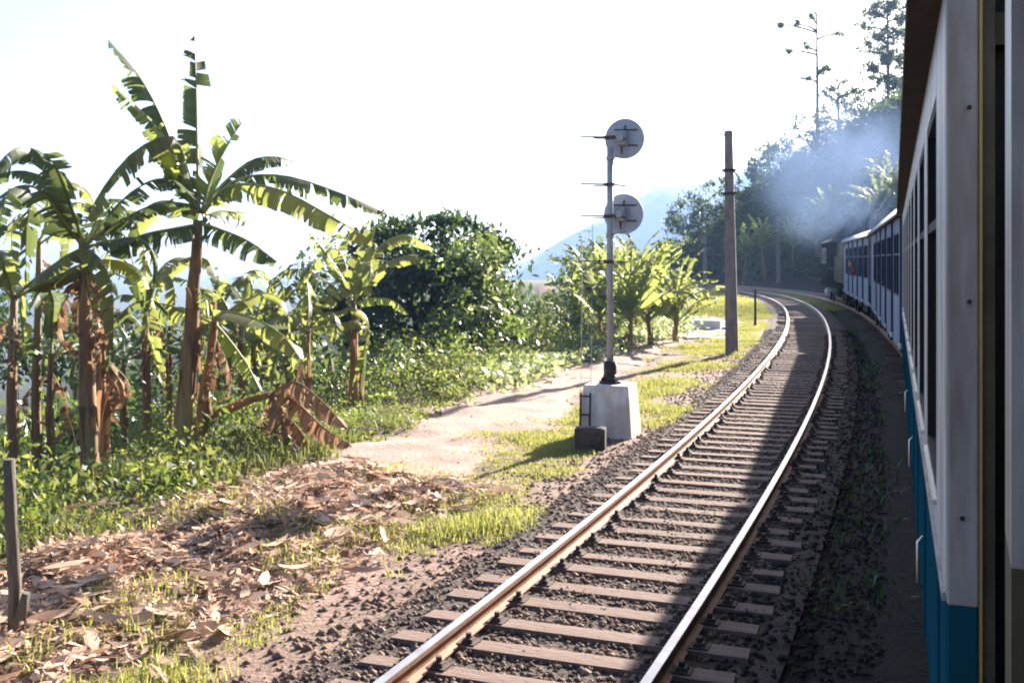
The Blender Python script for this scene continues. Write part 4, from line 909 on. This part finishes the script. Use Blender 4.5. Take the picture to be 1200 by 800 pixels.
eucalyptus(1040, 110, 0, 152, 'tall leafy tree with drooping crown beside the coach roof', [(1025, 15, 19), (1045, 5, 20), (1030, 45, 20), (1052, 40, 20), (1040, 70, 20), (1056, 68, 18), (1022, 82, 16), (1036, 95, 16), (1060, 20, 18), (1013, 32, 11), (1050, 100, 18), (1018, 60, 12)])
eucalyptus(982, 135, 100, 156, 'short ragged tree on the ridge between the two tall ones', [(975, 105, 9), (990, 112, 9), (968, 112, 8), (1000, 108, 7), (985, 96, 6)])
eucalyptus(900, 190, 165, 158, 'small pointed tree at the ridge shoulder', [(900, 172, 5), (895, 182, 7), (907, 184, 7)])
# palm-like banana plants on the bank right of the line, catching the sun behind the train
random.seed(9)
for i, (px, top, Y, lab) in enumerate([
    (930, 290, 112, 'sunlit banana plant on the bank just left of the locomotive'), (958, 285, 108, 'spreading banana plant on the bank right behind the locomotive cab'),
    (982, 262, 105, 'banana plant wrapped in smoke above the locomotive'), (1008, 268, 100, 'banana plant between the locomotive and the smoky pole'),
    (1040, 242, 88, 'bright banana plant above the near end of the coach roof'), (1052, 225, 84, 'bright banana plant touching the edge of the near coach'),
    (870, 300, 118, 'shaded banana plant beyond the bend right of the tall pole'), (898, 292, 116, 'banana plant above the left end of the stone wall')]):
    bp(px, 330, top, Y, lab, nl=22, L=2.9, matn='spray', dry=1, elev=(-.5, .65), stem_r=.15, group='banana plants on the bank', seed=90 + i)

# ------------------------------------------------------------------ stuff: forest, undergrowth, grass, litter
def scatter(name, pts, L, aspect, m, label, cat, up=0.4, dirs=None, bend=0.15):
    V, fq = leaves(pts, L, aspect, up, dirs, bend)
    return tag(link(name, npmesh(name, V, fq, m)), label, cat, kind='stuff')
def forest():
    # clumps of foliage over the hill that faces the camera
    n = 10500; Y = rng.uniform(60, 200, n * 3); az = rng.uniform(770, 1290, n * 3); x = (az - 600) / F * Y
    s, d = sd_of(x, Y); z = height(x, Y); keep = (d > 8.8) & (z > -6); x, Y, z, d = x[keep][:n], Y[keep][:n], z[keep][:n], d[keep][:n]
    r = rng.uniform(1.0, 2.6, len(x)) * np.clip((d - 6.5) / 18, .25, 1); k = 26
    hgt = rng.uniform(0.5, 4.2, len(x)) * np.clip((d - 7.5) / 22, .1, 1)
    cen = np.stack([x, Y, z + hgt], -1)
    u = rng.normal(size=(len(x), k, 3)); u /= np.linalg.norm(u, axis=2)[..., None]; u[..., 2] = u[..., 2] * .75 + .15
    p = (cen[:, None] + u * (r[:, None, None] * rng.uniform(.6, 1.05, (len(x), k, 1)))).reshape(-1, 3)
    scatter('hillside_forest', p, .85 * rng.uniform(.5, 1.3, len(p)), .55, ['leaf_far'], 'dense dark forest covering the hillside beyond the train', 'forest', .4)
forest()
def undergrowth():
    n = 5200; s = rng.uniform(-2, 64, n); d = -6.5 - 7.5 * rng.random(n) ** 1.3 + 0.9 * fbm(s * .4, s * 0, 3, 70); d = np.where((s < 15), d + .4, d)
    x, y, t = line(s, 0); x = x + d * np.cos(t); y = y - d * np.sin(t); z = height(x, y)
    big = np.clip(.9 + 2.6 * fbm(x * .5, y * .5, 3, 71), .1, 2.6)
    h = rng.uniform(.1, .5, n) * np.clip((-d - 5.7) / 1.6, .2, 1.7) * big * np.where(s < 17, 1.35, 1); k = 34
    p = np.stack([x, y, z], -1)[:, None] + np.stack([rng.normal(size=(n, k)) * .26, rng.normal(size=(n, k)) * .26, h[:, None] * rng.random((n, k)) ** .7 * 1.4 + .02], -1)
    sz = (.095 * rng.uniform(.6, 1.7, n))[:, None] * rng.uniform(.5, 1.4, (n, k)); kind = rng.random(n)
    for nm, m_, lo, hi, lab in (('undergrowth', 'weed', 0, .5, 'tangle of green weeds and low bushes along the edge of the slope'), ('undergrowth', 'leaf_mid', .5, .82, 'darker green creeping plants among the weeds by the slope edge'), ('undergrowth', 'leaf_light', .82, 1.1, 'light green leafy weeds scattered along the slope edge')):
        q = (kind >= lo) & (kind < hi); scatter(nm, p[q].reshape(-1, 3), sz[q].ravel(), .4, [m_], lab, 'undergrowth', .3)
    # thicket in the shade down the slope
    n = 800; s = rng.uniform(6, 70, n); d = rng.uniform(-27, -14, n); x, y, t = line(s, 0); x = x + d * np.cos(t); y = y - d * np.sin(t); z = height(x, y); k = 60
    r = rng.uniform(.6, 1.4, n); u = rng.normal(size=(n, k, 3)); u /= np.linalg.norm(u, axis=2)[..., None]
    p = (np.stack([x, y, z + rng.uniform(.2, 2.1, n)], -1)[:, None] + u * r[:, None, None] * rng.uniform(.5, 1.05, (n, k, 1))).reshape(-1, 3)
    scatter('thicket', p, .26 * rng.uniform(.5, 1.5, len(p)), .45, ['leaf_mid'], 'dark thicket of bushes on the slope below the banana plants', 'thicket', .4)
    # pale glossy creeper along the path edge
    n = 260; s = rng.uniform(24, 52, n); d = -7.4 + .6 * rng.normal(size=n); d = np.where(s > 40, d + 1.3, d); x, y, t = line(s, 0); x = x + d * np.cos(t); y = y - d * np.sin(t); z = height(x, y); k = 34
    p = (np.stack([x, y, z], -1)[:, None] + np.stack([rng.normal(size=(n, k)) * .4, rng.normal(size=(n, k)) * .4, rng.random((n, k)) * .42], -1)).reshape(-1, 3)
    scatter('creeper', p, .2 * rng.uniform(.5, 1.3, len(p)), .7, ['pale_leaf'], 'pale shiny creeper leaves edging the dirt path', 'creeper', .9)
undergrowth()
def blades(name, x, y, z, L, m, label, width=.012, spread=.6):
    n = len(x); a = rng.uniform(0, 6.283, n); lean = rng.uniform(.05, spread, n); w = width * rng.uniform(.7, 1.5, n); dx, dy = np.cos(a), np.sin(a)
    b = np.stack([x, y, z - .01], -1); side = np.stack([-dy, dx, 0 * a], -1) * w[:, None]; out_ = np.stack([dx, dy, 0 * a], -1)
    mid = b + out_ * (L * lean * .35)[:, None] + np.stack([0 * a, 0 * a, L * .6], -1); tip = b + out_ * (L * lean)[:, None] + np.stack([0 * a, 0 * a, L * (1 - .35 * lean)], -1)
    V = np.stack([b - side, b + side, mid + side * .7, mid - side * .7, tip], 1).reshape(-1, 3)
    i = (np.arange(n) * 5)[:, None]
    f3 = np.concatenate([i + np.array([[0, 1, 2]]), i + np.array([[0, 2, 3]]), i + np.array([[3, 2, 4]])])
    return tag(link(name, npmesh(name, V, f3, m)), label, 'grass', kind='stuff')
def grasses():
    n = 520000; s = 2 + 62 * rng.random(n) ** 1.25; d = rng.uniform(-4.9, -1.45, n); x, y, t = line(s, 0); x = x + d * np.cos(t); y = y - d * np.sin(t)
    nz = fbm(x * .55, y * .55, 4, 77) + .35 * fbm(x * 2.2, y * 2.2, 3, 78)
    cen = np.interp(s, [0, 8, 12, 16, 22, 30, 40, 55, 64], [-3.0, -2.8, -2.7, -2.75, -3.2, -3.0, -2.7, -2.5, -2.5]); wid = np.interp(s, [0, 8, 12, 18, 24, 34, 45, 64], [.3, .4, .55, .62, 1.1, 1.25, 1.1, 1.2])
    dens = np.exp(-((d - cen) / wid) ** 2) * 1.05 + nz * 1.3 - .22
    keep = rng.random(n) < np.clip(dens, 0, 1) * .85; x, y, s, d = x[keep], y[keep], s[keep], d[keep]; z = height(x, y)
    L = rng.uniform(.03, .13, len(x)) * np.clip(1.0 + 1.6 * fbm(x * .8, y * .8, 2, 80), .4, 2.0)
    blades('verge_grass', x, y, z, L, ['grass'], 'sunlit yellow-green grass growing along the track verge', .0055, 1.1)
    # inside bend and far verge between the tracks
    n = 26000; s = rng.uniform(66, 112, n); d = rng.uniform(1.7, 2.6, n) + rng.normal(size=n) * .2; x, y, t = line(s, 0); x = x + d * np.cos(t); y = y - d * np.sin(t); z = height(x, y)
    n2 = 26000; s2 = rng.uniform(60, 112, n2); d2 = rng.uniform(-6.5, -1.7, n2); x2, y2, t2 = line(s2, 0); x2 = x2 + d2 * np.cos(t2); y2 = y2 - d2 * np.sin(t2); z2 = height(x2, y2)
    blades('far_grass', np.r_[x, x2], np.r_[y, y2], np.r_[z, z2], rng.uniform(.08, .2, n + n2), ['grass'], 'bright grass round the far bend of the line', .03)
    # tall weeds at the foot of the banana plants
    n = 60000; s = rng.uniform(0, 20, n); d = -5.9 - 3.6 * rng.random(n) ** .8; x, y, t = line(s, 0); x = x + d * np.cos(t); y = y - d * np.sin(t)
    keep = rng.random(n) < np.clip(.25 + fbm(x * .6, y * .6, 3, 90) * 2.2, 0, 1); x, y = x[keep], y[keep]; z = height(x, y)
    blades('tall_grass', x, y, z, rng.uniform(.12, .5, len(x)), ['weed'], 'tall rank grass at the foot of the banana stems', .007, 1.2)
    n = 24000; s = rng.uniform(-1, 12, n); d = rng.uniform(-7, -2.2, n); x, y, t = line(s, 0); x = x + d * np.cos(t); y = y - d * np.sin(t); nz = fbm(x * .9, y * .9, 3, 95)
    keep = nz > .06; x, y = x[keep], y[keep]; blades('tuft_grass', x, y, height(x, y), rng.uniform(.08, .28, len(x)), ['grass'], 'ragged grass tufts poking through the dry leaves', .006, 1.2)
    # sparse dark growth in the train's shade
    n = 3500; s = rng.uniform(4, 66, n); d = rng.uniform(1.5, 2.6, n); x, y, t = line(s, 0); x = x + d * np.cos(t); y = y - d * np.sin(t); nz = fbm(x * .8, y * .8, 3, 97); keep = nz > .05; x, y = x[keep], y[keep]
    blades('shade_weeds', x, y, height(x, y), rng.uniform(.05, .2, len(x)), ['leaf_dark'], 'sparse weeds in the shade between the two tracks', .013, .9)
grasses()
def litter():
    n = 36000; s = rng.uniform(.5, 13.8, n); d = -4.75 + rng.normal(size=n) * 1.0; d = np.where(s < 6, d + .3, d); x, y, t = line(s, 0); x = x + d * np.cos(t); y = y - d * np.sin(t)
    keep = (rng.random(n) < np.clip(.75 + 1.2 * fbm(x * .7, y * .7, 3, 60), .05, 1)) & (d < -2.6); x, y = x[keep], y[keep]; n = len(x); z = height(x, y)
    L = rng.uniform(.03, .15, n) * (1 + 2.2 * (rng.random(n) < .12)); w = L * rng.uniform(.10, .34, n); a = rng.uniform(0, 6.283, n); tilt = rng.normal(size=n) * .26 * np.minimum(1, .14 / L); curl = rng.uniform(-1.0, 1.8, n) * np.minimum(1, .10 / L); rl = rng.normal(size=n) * .5
    T = np.stack([np.cos(a) * np.cos(tilt), np.sin(a) * np.cos(tilt), np.sin(tilt)], -1); B = np.stack([-np.sin(a) * np.cos(rl), np.cos(a) * np.cos(rl), np.sin(rl)], -1); N = np.cross(T, B)
    c = np.stack([x, y, z + .03 + .12 * rng.random(n) ** 2], -1); V = []
    for q, wf in ((-.5, .35), (-.17, 1), (.17, .9), (.5, .15)):
        m = c + T * (L * q)[:, None] + N * (curl * L * (q * q - .1))[:, None]; V += [m - B * (w * wf * .5)[:, None], m + B * (w * wf * .5)[:, None] + N * (w * .25 * curl)[:, None]]
    V = np.stack(V, 1).reshape(-1, 3); i = (np.arange(n) * 8)[:, None]
    fq = np.concatenate([i + np.array([[2 * q, 2 * q + 1, 2 * q + 3, 2 * q + 2]]) for q in range(3)])
    tag(link('leaf_litter', npmesh('leaf_litter', V, fq, ['litter'])), 'heap of pale dry fallen banana leaves between the plants and the track', 'leaf litter', kind='stuff')
litter()

# ------------------------------------------------------------------ wires, smoke, air
def wires():
    for i, (za, zb, off) in enumerate(((7.6, 6.6, 0.0), (7.2, 6.2, .35))):
        a = Vector(((1022 - 600) / F * 92 + off, 92, za + 1.0)); c = Vector(((912 - 600) / F * 112 + off, 112, zb)); b = MB()
        pts = [a.lerp(c, t) - Vector((0, 0, math.sin(t * math.pi) * .5)) for t in np.linspace(0, 1, 9)]; b.tube(pts, .022, 4)
        tag(b.build('overhead_wire', 'wire'), ['upper overhead wire sagging between the two poles behind the train', 'lower overhead wire sagging between the two poles behind the train'][i], 'wire')
wires()
def vol_mat(name, nodes):
    m = bpy.data.materials.new(name); m.use_nodes = True; nt = m.node_tree; nt.nodes.remove(nt.nodes['Principled BSDF']); v = nt.nodes.new('ShaderNodeVolumePrincipled')
    nt.links.new(v.outputs[0], nt.nodes['Material Output'].inputs['Volume']); nodes(nt, v); MATS[name] = m; return m
def smoke_nodes(nt, v):
    N, L = nt.nodes, nt.links; v.inputs['Color'].default_value = (.34, .50, .86, 1); v.inputs['Anisotropy'].default_value = .1
    tc = N.new('ShaderNodeTexCoord'); n = N.new('ShaderNodeTexNoise'); n.inputs['Scale'].default_value = 1.7; n.inputs['Detail'].default_value = 4; L.new(tc.outputs['Object'], n.inputs[0])
    ln = N.new('ShaderNodeVectorMath'); ln.operation = 'LENGTH'; L.new(tc.outputs['Object'], ln.inputs[0])
    f = N.new('ShaderNodeMapRange'); f.inputs[1].default_value = 1.0; f.inputs[2].default_value = .25; f.interpolation_type = 'SMOOTHSTEP'; L.new(ln.outputs['Value'], f.inputs[0])
    r = N.new('ShaderNodeMapRange'); r.inputs[1].default_value = .36; r.inputs[2].default_value = .72; L.new(n.outputs[0], r.inputs[0])
    mu = N.new('ShaderNodeMath'); mu.operation = 'MULTIPLY'; L.new(f.outputs[0], mu.inputs[0]); L.new(r.outputs[0], mu.inputs[1])
    m2 = N.new('ShaderNodeMath'); m2.operation = 'MULTIPLY'; m2.inputs[1].default_value = .20; L.new(mu.outputs[0], m2.inputs[0]); L.new(m2.outputs[0], v.inputs['Density'])
vol_mat('smoke', smoke_nodes)
def smoke():
    bm = bmesh.new(); bmesh.ops.create_icosphere(bm, subdivisions=3, radius=1.0)
    me = bpy.data.meshes.new('smoke'); bm.to_mesh(me); bm.free(); me.materials.append(MATS['smoke'])
    o = tag(link('smoke', me), 'pale blue smoke drifting up from the locomotive against the hill', 'smoke', kind='stuff')
    Ys = 84; o.location = P(988, 200, Ys); o.scale = (8.6, 7.0, 7.6); o.rotation_euler = (0, R(18), 0)
smoke()
o = bpy.data.objects['smoke'].copy(); C.objects.link(o); o.location = P(1003, 252, 72); o.scale = (2.6, 2.4, 2.0); tag(o, 'small bright puff of smoke just above the locomotive roof', 'smoke', kind='stuff')
def haze_nodes(nt, v):
    v.inputs['Color'].default_value = (.30, .46, .80, 1); v.inputs['Density'].default_value = 0.00034; v.inputs['Anisotropy'].default_value = .3
vol_mat('haze', haze_nodes)
b = MB(); b.box((-3110, -430, -190), (3110, 3110, 262)); me = b.mesh('haze', 'haze'); tag(link('haze', me), 'thin blue haze filling the valley air', 'haze', kind='stuff')
